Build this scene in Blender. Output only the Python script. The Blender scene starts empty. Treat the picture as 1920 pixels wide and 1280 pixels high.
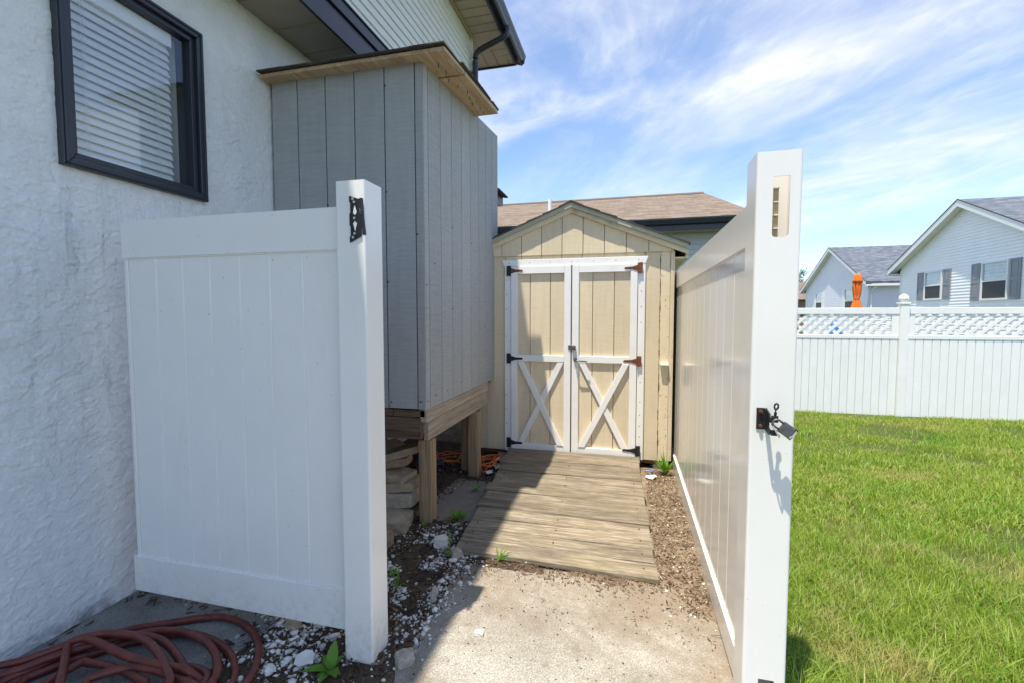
import bpy, bmesh, math, random
import numpy as np
from mathutils import Vector, Matrix
R = math.radians
rnd = random.Random(7)
nr = np.random.RandomState(11)
SC = bpy.context.scene
COL = SC.collection

# ------------------------------------------------------------------ camera
cam = bpy.data.cameras.new('camera'); co = bpy.data.objects.new('camera', cam); COL.objects.link(co)
cam.sensor_width = 36; cam.lens = 36 * 860 / 1920.0
cam.clip_start = .02; cam.clip_end = 2000
co.location = (0, 0, 1.4)
co.rotation_euler = (R(90) - math.atan(48 / 860.0), 0, math.atan(219 / 861.34))
SC.camera = co
# ------------------------------------------------------------------ sun, sky, exposure
SUN = Vector((-.14, -.265, 1)).normalized()
elev = math.asin(SUN.z); azim = math.atan2(SUN.x, SUN.y)
ld = bpy.data.lights.new('sun', 'SUN'); lo = bpy.data.objects.new('sun', ld); COL.objects.link(lo)
ld.energy = 3.5; ld.angle = R(.6); ld.color = (1, .925, .78)
lo.rotation_euler = SUN.to_track_quat('Z', 'Y').to_euler(); lo.location = (-3, -6, 20)
world = bpy.data.worlds.new('World'); SC.world = world; world.use_nodes = True
wt = world.node_tree; wn = wt.nodes; wl = wt.links; wn.clear()
def WN(t, **k):
    n = wn.new(t)
    for a, b in k.items(): setattr(n, a, b)
    return n
def wmath(op, a, b=None, c=None):
    n = WN('ShaderNodeMath', operation=op)
    for i, s in enumerate((a, b, c)):
        if s is None: continue
        if isinstance(s, (int, float)): n.inputs[i].default_value = s
        else: wl.new(s, n.inputs[i])
    return n.outputs[0]
sky = WN('ShaderNodeTexSky', sky_type='NISHITA'); sky.sun_disc = False
sky.sun_elevation = elev; sky.sun_rotation = azim % (2 * math.pi); sky.air_density = .78; sky.dust_density = .0; sky.ozone_density = 3.4
tc = WN('ShaderNodeTexCoord'); sep = WN('ShaderNodeSeparateXYZ'); wl.new(tc.outputs['Generated'], sep.inputs[0])
den = wmath('ADD', wmath('MAXIMUM', sep.outputs[2], 0.0), .16)
cmb = WN('ShaderNodeCombineXYZ'); wl.new(wmath('DIVIDE', sep.outputs[0], den), cmb.inputs[0]); wl.new(wmath('DIVIDE', sep.outputs[1], den), cmb.inputs[1])
def wnoise(rot, sx, sy, off, detail, rough, dist=0.0, scale=1.0):
    m0 = WN('ShaderNodeMapping'); m0.inputs['Rotation'].default_value = (0, 0, -rot); wl.new(cmb.outputs[0], m0.inputs[0])
    m = WN('ShaderNodeMapping'); m.inputs['Scale'].default_value = (sx, sy, 1); m.inputs['Location'].default_value = off
    wl.new(m0.outputs[0], m.inputs[0])
    n = WN('ShaderNodeTexNoise'); n.inputs['Scale'].default_value = scale; n.inputs['Detail'].default_value = detail; n.inputs['Roughness'].default_value = rough; n.inputs['Distortion'].default_value = dist
    wl.new(m.outputs[0], n.inputs['Vector']); return n.outputs[0]
def wramp(s, a, b):
    n = WN('ShaderNodeMapRange'); n.interpolation_type = 'SMOOTHSTEP'; n.inputs[1].default_value = a; n.inputs[2].default_value = b; wl.new(s, n.inputs[0]); return n.outputs[0]
band = wramp(wnoise(R(124), .36, .80, (3.1, 1.7, 0), 4, .55, .6), .38, .66)
wisp = wramp(wnoise(R(130), .9, 1.4, (.3, 5.2, 0), 10, .58, 1.6), .36, .80)
puff = wramp(wnoise(R(118), 5.0, 7.0, (7.3, 2.2, 0), 6, .62, .6), .42, .74)
thin = wramp(wnoise(R(140), .7, 1.2, (9.3, 4.4, 0), 7, .6, 1.2), .38, .84)
cl = wmath('ADD', wmath('MULTIPLY', band, wmath('ADD', wmath('MULTIPLY', wisp, .78), wmath('ADD', wmath('MULTIPLY', puff, .22), .12))), wmath('MULTIPLY', thin, .34))
haze_h = wramp(sep.outputs[2], .42, .0)
cl = wmath('MINIMUM', wmath('ADD', cl, wmath('MULTIPLY', haze_h, .04)), .93)
mix = WN('ShaderNodeMix', data_type='RGBA'); wl.new(cl, mix.inputs[0]); wl.new(sky.outputs[0], mix.inputs[6]); mix.inputs[7].default_value = (4.0, 4.02, 4.05, 1)
bg = WN('ShaderNodeBackground'); wl.new(mix.outputs[2], bg.inputs[0]); bg.inputs[1].default_value = .138
wo = WN('ShaderNodeOutputWorld'); wl.new(bg.outputs[0], wo.inputs[0])
vs = SC.view_settings; vs.view_transform = 'Standard'; vs.look = 'None'; vs.gamma = 1; vs.use_curve_mapping = False
vs.exposure = 1.08

# ------------------------------------------------------------------ materials
class NT:
    def __init__(s, name):
        s.m = bpy.data.materials.new(name); s.m.use_nodes = True; s.t = s.m.node_tree; s.n = s.t.nodes; s.b = s.n['Principled BSDF']; s.l = s.t.links
    def new(s, t, **k):
        n = s.n.new(t)
        for a, b in k.items(): setattr(n, a, b)
        return n
    def coord(s, kind='Object', scale=(1, 1, 1), rand=True, rot=(0, 0, 0)):
        c = s.new('ShaderNodeTexCoord'); m = s.new('ShaderNodeMapping'); m.inputs['Scale'].default_value = scale; m.inputs['Rotation'].default_value = rot
        src = c.outputs[kind]
        if rand:
            oi = s.new('ShaderNodeObjectInfo'); mul = s.new('ShaderNodeMath', operation='MULTIPLY'); mul.inputs[1].default_value = 37.0; s.l.new(oi.outputs['Random'], mul.inputs[0])
            ad = s.new('ShaderNodeVectorMath', operation='ADD'); s.l.new(src, ad.inputs[0]); s.l.new(mul.outputs[0], ad.inputs[1]); src = ad.outputs[0]
        s.l.new(src, m.inputs[0]); return m.outputs[0]
    def noise(s, vec, scale, detail=4, rough=.55, dist=0):
        n = s.new('ShaderNodeTexNoise'); n.inputs['Scale'].default_value = scale; n.inputs['Detail'].default_value = detail; n.inputs['Roughness'].default_value = rough; n.inputs['Distortion'].default_value = dist
        s.l.new(vec, n.inputs['Vector']); return n.outputs[0]
    def ramp(s, f, stops):
        r = s.new('ShaderNodeValToRGB'); e = r.color_ramp.elements
        while len(e) < len(stops): e.new(.5)
        for i, (p, c) in enumerate(stops):
            e[i].position = p; e[i].color = (c, c, c, 1) if isinstance(c, (int, float)) else (*c, 1)
        s.l.new(f, r.inputs[0]); return r.outputs[0]
    def mix(s, f, a, b, mode='MIX'):
        n = s.new('ShaderNodeMix', data_type='RGBA', blend_type=mode)
        for i, v in ((0, f), (6, a), (7, b)):
            if isinstance(v, (int, float)): n.inputs[i].default_value = v
            elif isinstance(v, tuple): n.inputs[i].default_value = (*v, 1)
            else: s.l.new(v, n.inputs[i])
        return n.outputs[2]
    def math(s, op, a, b=0):
        n = s.new('ShaderNodeMath', operation=op)
        for i, v in ((0, a), (1, b)):
            if isinstance(v, (int, float)): n.inputs[i].default_value = v
            else: s.l.new(v, n.inputs[i])
        return n.outputs[0]
    def bump(s, h, strength=.3, dist=.01):
        b = s.new('ShaderNodeBump'); b.inputs['Strength'].default_value = strength; b.inputs['Distance'].default_value = dist; s.l.new(h, b.inputs['Height'])
        s.l.new(b.outputs[0], s.b.inputs['Normal'])
    def set(s, color=None, rough=None, spec=None, metal=None):
        for k, v in (('Base Color', color), ('Roughness', rough), ('Specular IOR Level', spec), ('Metallic', metal)):
            if v is None: continue
            i = s.b.inputs[k]
            if isinstance(v, tuple): i.default_value = (*v, 1)
            elif isinstance(v, (int, float)): i.default_value = v
            else: s.l.new(v, i)
        return s.m

def m_plain(name, c, rough=.5, var=.12, scale=14, metal=0, bump=.1, spec=.5, dirt=None, dirt_amt=0.0):
    t = NT(name); v = t.coord(rand=True); n = t.noise(v, scale, 5, .6)
    lo = tuple(x * (1 - var) for x in c); hi = tuple(min(1, x * (1 + var * .6)) for x in c)
    col = t.ramp(n, [(.3, lo), (.7, hi)])
    if dirt:
        d = t.noise(v, scale * .35, 8, .72, .4); col = t.mix(t.ramp(d, [(.56, 0.0), (.70, dirt_amt)]), col, dirt)
    if bump: t.bump(t.noise(v, scale * 6, 3), bump, .004)
    return t.set(col, rough, spec, metal)
def m_wood(name, c, dark, axis=0, rough=.8, grain=1.0, spots=.5, bump=.5, green=None, freq=75, crack=.3, along=3.2, soft=0.0):
    dark = tuple(d * (1 - soft) + x * soft for d, x in zip(dark, c)); sc = [freq] * 3; sc[axis] = along
    t = NT(name); v = t.coord(scale=tuple(sc)); g = t.noise(v, 1.0, 6, .65, .35)
    g2 = t.noise(t.coord(scale=tuple(x * .35 if i != axis else 1.1 for i, x in enumerate(sc))), 1.0, 4, .6, .5)
    mid = tuple((a + b) / 2 for a, b in zip(c, dark))
    col = t.ramp(g, [(.28, dark), (.45, mid), (.62, c), (.8, tuple(min(1, x * 1.15) for x in c))])
    col = t.mix(t.ramp(g2, [(.38, spots), (.55, 0.0)]), col, tuple(x * .8 for x in dark))
    oi = t.new('ShaderNodeObjectInfo'); tone = t.ramp(oi.outputs['Random'], [(0, .74 if soft else .78), (1, 1.1 if soft else 1.12)]); col = t.mix(1.0, col, tone, 'MULTIPLY')
    if green:
        gn = t.noise(t.coord(), 3.2, 5, .6); col = t.mix(t.ramp(gn, [(.5, 0.0), (.68, .5)]), col, green)
    if soft:
        st = t.noise(t.coord(rand=True, scale=tuple(9 if i != axis else 2.2 for i in range(3))), 1.0, 7, .7, .6); col = t.mix(t.ramp(st, [(.42, 0.0), (.62, .62)]), col, (.105, .085, .062))
    ck = t.noise(t.coord(scale=tuple(freq * 1.5 if i != axis else 1.6 for i in range(3))), 1.0, 3, .5, .2)
    col = t.mix(t.ramp(ck, [(.30, crack), (.37, 0.0)]), col, tuple(x * .30 for x in dark))
    t.bump(t.mix(.5, g, t.ramp(ck, [(.28, 0.0), (.38, 1.0)])), bump, .005)
    return t.set(col, rough, .25)
M = {}
def splash(t, col):
    g = t.new('ShaderNodeNewGeometry'); sp = t.new('ShaderNodeSeparateXYZ'); t.l.new(g.outputs['Position'], sp.inputs[0]); v = t.coord(rand=False)
    m = t.new('ShaderNodeMapRange'); m.interpolation_type = 'SMOOTHSTEP'; m.inputs[1].default_value = .30; m.inputs[2].default_value = -.05; t.l.new(t.math('ADD', sp.outputs[2], t.math('MULTIPLY', t.math('SUBTRACT', t.noise(v, 6, 5, .65), .5), .35)), m.inputs[0])
    fine = t.ramp(t.noise(v, 34, 7, .75), [(.46, .06), (.64, .55)])
    col = t.mix(t.math('MULTIPLY', m.outputs[0], fine), col, (.40, .35, .27))
    col = t.mix(t.ramp(t.noise(v, 75, 2, .5), [(.755, 0.0), (.775, .7)]), col, (.14, .13, .11))
    return t.mix(t.ramp(t.noise(t.coord(scale=(1, 1, .18), rand=False), 14, 5, .7), [(.62, 0.0), (.78, .07)]), col, (.45, .44, .38))
t = NT('white_vinyl'); v = t.coord(rand=False); M['vinyl'] = t.set(splash(t, t.ramp(t.noise(v, 3, 6, .6), [(.3, (.81, .80, .775)), (.7, (.85, .84, .815))])), .19, .5); t.bump(t.noise(v, 2.6, 2), .05, .02)
M['vinyl_far'] = m_plain('white_vinyl_fence', (.82, .83, .83), .4, .04, 3, bump=0, dirt=(.5, .5, .46), dirt_amt=.15)
# gate boards with a faint embossed grain
t = NT('white_vinyl_board'); v = t.coord(scale=(60, 60, 3)); t.bump(t.noise(v, 1, 3), .05, .003)
d = t.noise(t.coord(), 4, 7, .7, .3); gr = t.noise(t.coord(scale=(1, 1, .25)), 9, 5, .7)
M['vinyl_board'] = t.set(splash(t, t.mix(t.ramp(gr, [(.58, 0.0), (.75, .10)]), t.ramp(d, [(.3, (.81, .80, .775)), (.7, (.845, .835, .81))]), (.5, .5, .36))), .13, .5)
# stucco: white paint with grey run-off stains below the window
t = NT('white_stucco'); v = t.coord(rand=False)
base = t.ramp(t.noise(v, 5, 6, .6), [(.3, (.69, .71, .72)), (.7, (.77, .785, .79))])
sx = t.new('ShaderNodeSeparateXYZ'); t.l.new(t.new('ShaderNodeTexCoord').outputs['Object'], sx.inputs[0])
streak = t.noise(t.coord(scale=(1, 9, .9), rand=False), 2.2, 6, .68, .2)
def win(a, lo, hi, soft):
    m1 = t.new('ShaderNodeMapRange'); m1.interpolation_type = 'SMOOTHSTEP'; m1.inputs[1].default_value = lo - soft; m1.inputs[2].default_value = lo + soft; t.l.new(a, m1.inputs[0])
    m2 = t.new('ShaderNodeMapRange'); m2.interpolation_type = 'SMOOTHSTEP'; m2.inputs[1].default_value = hi + soft; m2.inputs[2].default_value = hi - soft; t.l.new(a, m2.inputs[0])
    return t.math('MULTIPLY', m1.outputs[0], m2.outputs[0])
zone = t.math('MULTIPLY', win(sx.outputs[1], 1.35, 2.25, .15), win(sx.outputs[2], .75, 2.03, .35))
stain = t.math('MULTIPLY', zone, t.ramp(streak, [(.52, 0.0), (.70, .55)]))
spk = t.math('MULTIPLY', zone, t.ramp(t.noise(v, 55, 4, .7), [(.60, 0.0), (.68, .8)]))
spk = t.math('MULTIPLY', spk, t.ramp(streak, [(.48, 0.0), (.6, 1.0)]))
col = t.mix(stain, base, (.36, .40, .43)); col = t.mix(spk, col, (.10, .12, .14))
low = t.math('MULTIPLY', win(sx.outputs[2], -.3, .05, .06), t.ramp(t.noise(v, 9, 6, .7), [(.45, 0.0), (.62, .8)])); col = t.mix(low, col, (.22, .21, .19))
t.bump(t.math('ADD', t.noise(v, 90, 5, .7), t.math('MULTIPLY', t.ramp(t.noise(v, 26, 5, .6, 1.2), [(.47, 0.0), (.52, 1.0)]), .9)), .5, .003)
M['stucco'] = t.set(col, .75, .3)
M['dark_trim'] = m_plain('dark_blue_grey_metal', (.020, .027, .040), .35, .1, 8, bump=.03)
M['soffit'] = m_plain('tan_vinyl_soffit', (.40, .34, .25), .45, .08, 5, bump=.03)
M['soffit_dark'] = m_plain('khaki_vinyl_soffit', (.34, .31, .25), .5, .08, 5, bump=.03)
M['siding_w'] = m_plain('off_white_lap_siding', (.74, .74, .70), .45, .04, 4, bump=.02, dirt=(.38, .36, .25), dirt_amt=.22)
M['siding_pale'] = m_plain('pale_lavender_siding', (.76, .75, .80), .5, .04, 2, bump=0)
M['siding_white'] = m_plain('white_siding', (.90, .90, .91), .5, .03, 2, bump=0)
M['siding_blue'] = m_plain('pale_blue_siding', (.46, .50, .52), .5, .04, 2, bump=0)
M['white_paint'] = m_plain('white_trim_paint', (.83, .82, .80), .45, .04, 9, bump=.05, dirt=(.5, .45, .38), dirt_amt=.15)
M['white_far'] = m_plain('white_house_trim', (.8, .8, .8), .5, .02, 3, bump=0)
def m_painted(name, c, fleck, axis=2, lap=0, spots=.5, lo_=.86):
    # rough-sawn plywood under paint: fine cross lines, worn flecks
    t = NT(name); v = t.coord(scale=(8, 8, 95), rand=True); g = t.noise(v, 1.0, 5, .6, .25)
    v2 = t.coord(scale=(26, 26, 3.0)); g2 = t.noise(v2, 1.0, 5, .6, .2)
    col = t.ramp(g, [(.30, tuple(x * lo_ for x in c)), (.55, c), (.78, tuple(min(1, x * (2 - lo_) ** .6) for x in c))])
    col = t.mix(t.ramp(g2, [(.35, .16), (.55, 0.0)]), col, tuple(x * .6 for x in c))
    wn_ = t.noise(t.coord(), 34, 6, .72); col = t.mix(t.ramp(wn_, [(.64, 0.0), (.73, spots)]), col, fleck)
    oi = t.new('ShaderNodeObjectInfo'); col = t.mix(1.0, col, t.ramp(oi.outputs['Random'], [(0, .93), (1, 1.05)]), 'MULTIPLY')
    t.bump(g, .25, .003); return t.set(col, .7, .3)
M['grey_board'] = m_painted('grey_painted_plywood', (.37, .385, .385), (.56, .57, .57), spots=.3)
M['grey_dark'] = m_plain('dark_groove', (.10, .105, .108), .8, .1, 12)
M['tan_board'] = m_painted('tan_painted_plywood', (.72, .61, .43), (.45, .34, .19), spots=.10, lo_=.93)
M['tan_trim'] = m_plain('tan_trim_paint', (.66, .565, .40), .6, .07, 10, bump=.2, dirt=(.25, .17, .09), dirt_amt=.55)
M['olive_trim'] = m_plain('olive_grey_drip_edge', (.40, .40, .31), .5, .08, 10, dirt=(.2, .19, .14), dirt_amt=.4)
M['tan_dark'] = m_plain('shed_groove', (.46, .37, .24), .85, .2, 20)
M['rot'] = m_plain('rotted_wood_edge', (.16, .105, .055), .9, .4, 40, bump=.6)
M['ramp'] = m_wood('weathered_ramp_wood', (.44, .365, .27), (.085, .07, .052), 0, spots=.5, bump=.8, green=(.24, .21, .12), freq=100, crack=.75, along=8.0, soft=.15)
M['post_wood'] = m_wood('weathered_post_wood', (.40, .30, .19), (.17, .11, .06), 2, spots=.3, bump=.4)
M['beam_x'] = m_wood('old_brown_beam', (.24, .165, .11), (.07, .042, .026), 0, spots=.55, bump=.7)
M['beam_y'] = m_wood('pale_beam', (.46, .39, .31), (.24, .19, .14), 1, spots=.25, bump=.4)
M['plywood'] = m_wood('bare_plywood', (.60, .46, .30), (.40, .27, .15), 1, rough=.75, spots=.45, bump=.2)
M['rust'] = m_plain('rusty_steel', (.20, .075, .035), .8, .5, 60, .2, bump=.5)
M['black_iron'] = m_plain('black_iron', (.022, .023, .027), .42, .3, 40, .3, bump=.2, dirt=(.10, .05, .03), dirt_amt=.25)
M['zinc'] = m_plain('zinc_screw', (.6, .6, .58), .35, .2, 60, .9, bump=.1)
M['steel'] = m_plain('dull_steel', (.17, .17, .175), .45, .3, 70, .9, bump=.2, dirt=(.2, .12, .06), dirt_amt=.4)
M['black'] = m_plain('black_plastic', (.015, .015, .017), .5, .1, 20)
M['hose'] = m_plain('dark_red_rubber', (.165, .036, .026), .42, .4, 22, bump=.35, dirt=(.045, .022, .02), dirt_amt=.95)
M['paver'] = m_plain('weathered_paver', (.40, .325, .23), .9, .3, 22, bump=.8, dirt=(.10, .085, .06), dirt_amt=.6)
M['brick_p'] = m_plain('reddish_brown_paver', (.29, .20, .14), .9, .3, 22, bump=.8, dirt=(.1, .075, .05), dirt_amt=.5)
M['block'] = m_plain('grey_concrete_block', (.42, .375, .31), .95, .25, 40, bump=.9, dirt=(.12, .1, .08), dirt_amt=.5)
M['orange_cord'] = m_plain('orange_cord', (.75, .17, .02), .45, .15, 30)
M['paper'] = m_plain('white_scrap', (.75, .74, .70), .7, .12, 25, bump=.3, dirt=(.3, .25, .18), dirt_amt=.5)
M['orange_cloth'] = m_plain('orange_canvas', (.80, .17, .015), .8, .15, 8, bump=.2)
M['blue_cloth'] = m_plain('blue_tarp', (.03, .16, .48), .6, .2, 6, bump=.2)
M['shutter'] = m_plain('grey_shutter', (.25, .26, .29), .5, .06, 5, bump=0)
M['bark'] = m_plain('bark', (.09, .065, .045), .9, .3, 20, bump=.6)
M['interior'] = m_plain('room_wall', (.55, .55, .53), .8, .05, 3, bump=0)
M['blind'] = m_plain('white_blind_slat', (.78, .79, .80), .5, .03, 6, bump=0)
M['cord'] = m_plain('white_cord', (.8, .8, .8), .7, .02, 6, bump=0)
M['curtain'] = m_plain('pale_curtain', (.55, .57, .57), .8, .2, 6, bump=0)
M['pvc'] = m_plain('white_pipe', (.8, .8, .8), .4, .03, 6, bump=0)
t = NT('window_glass'); gl = t.new('ShaderNodeBsdfGlossy'); gl.inputs['Roughness'].default_value = .01; gl.inputs[0].default_value = (.95, .97, 1, 1)
tr = t.new('ShaderNodeBsdfTransparent'); tr.inputs[0].default_value = (.93, .95, .96, 1); gg = t.new('ShaderNodeNewGeometry'); dt = t.new('ShaderNodeVectorMath', operation='DOT_PRODUCT'); t.l.new(gg.outputs['Incoming'], dt.inputs[0]); t.l.new(gg.outputs['Normal'], dt.inputs[1]); sch = t.math('POWER', t.math('SUBTRACT', 1.0, t.math('ABSOLUTE', dt.outputs['Value'])), 5.0)
ms = t.new('ShaderNodeMixShader'); t.l.new(t.math('ADD', t.math('MULTIPLY', sch, .95), .05), ms.inputs[0]); t.l.new(tr.outputs[0], ms.inputs[1]); t.l.new(gl.outputs[0], ms.inputs[2])
t.l.new(ms.outputs[0], t.n['Material Output'].inputs[0]); M['glass'] = t.m
t = NT('dark_window_glass'); M['dark_glass'] = t.set((.05, .06, .07), .06, .8)
t = NT('window_screen'); M['screen'] = t.set((.035, .036, .04), .5, .4)
def m_shingle(name, cols, bw=.3, bh=.14):
    t = NT(name); c = t.new('ShaderNodeTexCoord'); m = t.new('ShaderNodeMapping'); t.l.new(c.outputs['UV'], m.inputs[0])
    b = t.new('ShaderNodeTexBrick'); t.l.new(m.outputs[0], b.inputs[0]); b.inputs['Scale'].default_value = 1; b.inputs['Brick Width'].default_value = bw; b.inputs['Row Height'].default_value = bh
    b.inputs['Mortar Size'].default_value = .006; b.inputs['Color1'].default_value = (.25, .25, .25, 1); b.inputs['Color2'].default_value = (.75, .75, .75, 1); b.inputs['Mortar'].default_value = (.1, .1, .1, 1)
    mp2 = t.new('ShaderNodeMapping'); mp2.inputs['Scale'].default_value = (3.2, 7.14, 1); t.l.new(c.outputs['UV'], mp2.inputs[0])
    n = t.noise(mp2.outputs[0], 1.0, 3, .6); f = t.mix(.55, b.outputs[0], n)
    col = t.ramp(f, [(.22, cols[0]), (.45, cols[1]), (.58, cols[2]), (.75, cols[3])])
    gn = t.noise(m.outputs[0], 90, 2); col = t.mix(.25, col, t.ramp(gn, [(.3, .1), (.7, .5)]), 'OVERLAY')
    t.bump(b.outputs['Fac'], -.5, .01); return t.set(col, .9, .2)
M['shingle_brown'] = m_shingle('brown_shingles', [(.12, .09, .075), (.20, .155, .12), (.25, .20, .16), (.30, .245, .20)])
M['shingle_blue'] = m_shingle('blue_grey_shingles', [(.055, .07, .095), (.12, .14, .18), (.17, .19, .23), (.25, .27, .30)])
M['shingle_dk'] = m_plain('dark_asphalt_shingle', (.075, .065, .055), .95, .45, 60, bump=.9)
M['shingle_roof'] = m_shingle('house_shingles', [(.05, .05, .05), (.09, .09, .09), (.12, .12, .12), (.16, .16, .16)])
t = NT('pale_concrete'); v = t.coord(rand=False)
a = t.noise(v, 3, 8, .65); b = t.noise(v, 160, 3, .6); c = t.noise(v, 26, 6, .7)
col = t.ramp(a, [(.3, (.27, .252, .22)), (.5, (.345, .325, .285)), (.7, (.41, .388, .345))])
col = t.mix(.55, col, t.ramp(b, [(.3, .12), (.5, .5), (.68, .95)]), 'OVERLAY'); col = t.mix(t.ramp(c, [(.60, 0.0), (.70, .6)]), col, (.17, .13, .09))
col = t.mix(t.ramp(t.noise(v, 2.6, 7, .68, .5), [(.47, 0.0), (.63, .7)]), col, (.20, .165, .125))
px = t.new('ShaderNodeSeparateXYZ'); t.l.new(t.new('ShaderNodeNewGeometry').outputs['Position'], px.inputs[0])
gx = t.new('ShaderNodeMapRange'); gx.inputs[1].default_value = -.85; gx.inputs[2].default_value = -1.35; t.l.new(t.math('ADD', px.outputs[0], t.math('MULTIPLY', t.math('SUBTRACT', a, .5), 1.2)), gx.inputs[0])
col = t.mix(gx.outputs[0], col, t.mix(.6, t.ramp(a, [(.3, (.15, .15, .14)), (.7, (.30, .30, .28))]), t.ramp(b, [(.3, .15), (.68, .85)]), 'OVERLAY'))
fy = t.new('ShaderNodeMapRange'); fy.inputs[1].default_value = 1.75; fy.inputs[2].default_value = 2.35; t.l.new(t.math('ADD', px.outputs[1], t.math('MULTIPLY', t.math('SUBTRACT', c, .5), .9)), fy.inputs[0])
fx = t.new('ShaderNodeMapRange'); fx.inputs[1].default_value = .16; fx.inputs[2].default_value = .40; t.l.new(t.math('ADD', px.outputs[0], t.math('MULTIPLY', t.math('SUBTRACT', a, .5), .9)), fx.inputs[0])
col = t.mix(t.math('MULTIPLY', t.math('MAXIMUM', fy.outputs[0], fx.outputs[0]), t.ramp(t.noise(v, 18, 6, .75), [(.38, .25), (.6, .9)])), col, (.25, .19, .135))
t.bump(t.math('ADD', b, t.math('MULTIPLY', c, .6)), .6, .004); M['concrete'] = t.set(col, .92, .2)
t = NT('dark_soil'); v = t.coord(rand=False); a = t.noise(v, 7, 8, .7); b = t.noise(v, 110, 4, .7)
col = t.mix(.7, t.ramp(a, [(.3, (.045, .035, .028)), (.5, (.10, .072, .05)), (.72, (.17, .125, .085))]), t.ramp(b, [(.3, .1), (.7, .85)]), 'OVERLAY')
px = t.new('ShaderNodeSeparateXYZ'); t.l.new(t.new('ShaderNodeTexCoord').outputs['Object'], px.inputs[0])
rx = t.new('ShaderNodeMapRange'); rx.inputs[1].default_value = -.6; rx.inputs[2].default_value = 0.0; t.l.new(px.outputs[0], rx.inputs[0])  # lighter soil towards +x: the sunlit side is painted into the colour
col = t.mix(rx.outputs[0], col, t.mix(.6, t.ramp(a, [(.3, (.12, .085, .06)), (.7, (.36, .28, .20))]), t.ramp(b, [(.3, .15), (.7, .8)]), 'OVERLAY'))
t.bump(b, .9, .008); M['soil'] = t.set(col, .95, .1)
t = NT('lawn_soil'); v = t.coord(rand=False); a = t.noise(v, .9, 6, .65); b = t.noise(v, 60, 4, .7)
col = t.mix(.5, t.ramp(a, [(.35, (.06, .085, .022)), (.55, (.085, .10, .03)), (.7, (.15, .12, .05))]), t.ramp(b, [(.3, .2), (.7, .8)]), 'OVERLAY'); M['lawn'] = t.set(col, .95, .1)
def m_island(name, stops, rough=.8, trans=0.0, patch=None, spec=.3):
    t = NT(name); g = t.new('ShaderNodeNewGeometry'); col = t.ramp(g.outputs['Random Per Island'], stops)
    if patch:
        pn = t.noise(t.coord(rand=False), patch[0], 4, .6); col = t.mix(t.ramp(pn, [(patch[1], 0.0), (patch[2], patch[3])]), col, patch[4])
    t.set(col, rough, spec)
    if trans:
        ts = t.new('ShaderNodeBsdfTranslucent'); t.l.new(t.mix(1.0, col, (1.25, 1.2, .55), 'MULTIPLY'), ts.inputs[0]); ms = t.new('ShaderNodeMixShader'); ms.inputs[0].default_value = trans
        t.l.new(t.b.outputs[0], ms.inputs[1]); t.l.new(ts.outputs[0], ms.inputs[2]); t.l.new(ms.outputs[0], t.n['Material Output'].inputs[0])
    return t.m
M['grass'] = m_island('lawn_grass', [(0, (.14, .235, .024)), (.35, (.215, .345, .036)), (.72, (.31, .43, .055)), (.9, (.40, .44, .12)), (1, (.54, .46, .26))], .5, .42, (1.5, .53, .70, .75, (.50, .42, .20)))
M['weed'] = m_island('weed_leaf', [(0, (.09, .20, .026)), (.6, (.14, .28, .038)), (1, (.21, .35, .055))], .5, .3)
M['grass_broad'] = m_island('coarse_grass', [(0, (.11, .22, .024)), (.6, (.17, .33, .036)), (1, (.25, .40, .05))], .5, .4)
M['leaf'] = m_island('tree_leaf', [(0, (.04, .09, .018)), (.6, (.08, .15, .03)), (1, (.12, .2, .04))], .6, .3)
M['stone'] = m_island('white_gravel', [(0, (.30, .28, .25)), (.25, (.55, .53, .48)), (.7, (.72, .70, .66)), (1, (.80, .78, .74))], .85)
M['mulch'] = m_island('bark_mulch', [(0, (.03, .022, .018)), (.5, (.085, .055, .038)), (.85, (.17, .10, .06)), (1, (.30, .21, .13))], .9)
M['mulch_red'] = m_island('reddish_mulch', [(0, (.045, .028, .018)), (.5, (.14, .085, .052)), (.85, (.25, .16, .10)), (1, (.40, .30, .20))], .9)
M['chip_pale'] = m_island('pale_chips', [(0, (.20, .13, .08)), (.5, (.34, .25, .17)), (1, (.55, .46, .35))], .9)
M['chips'] = m_island('dark_crumbs', [(0, (.03, .025, .02)), (.7, (.11, .08, .055)), (1, (.2, .14, .09))], .9)

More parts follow.
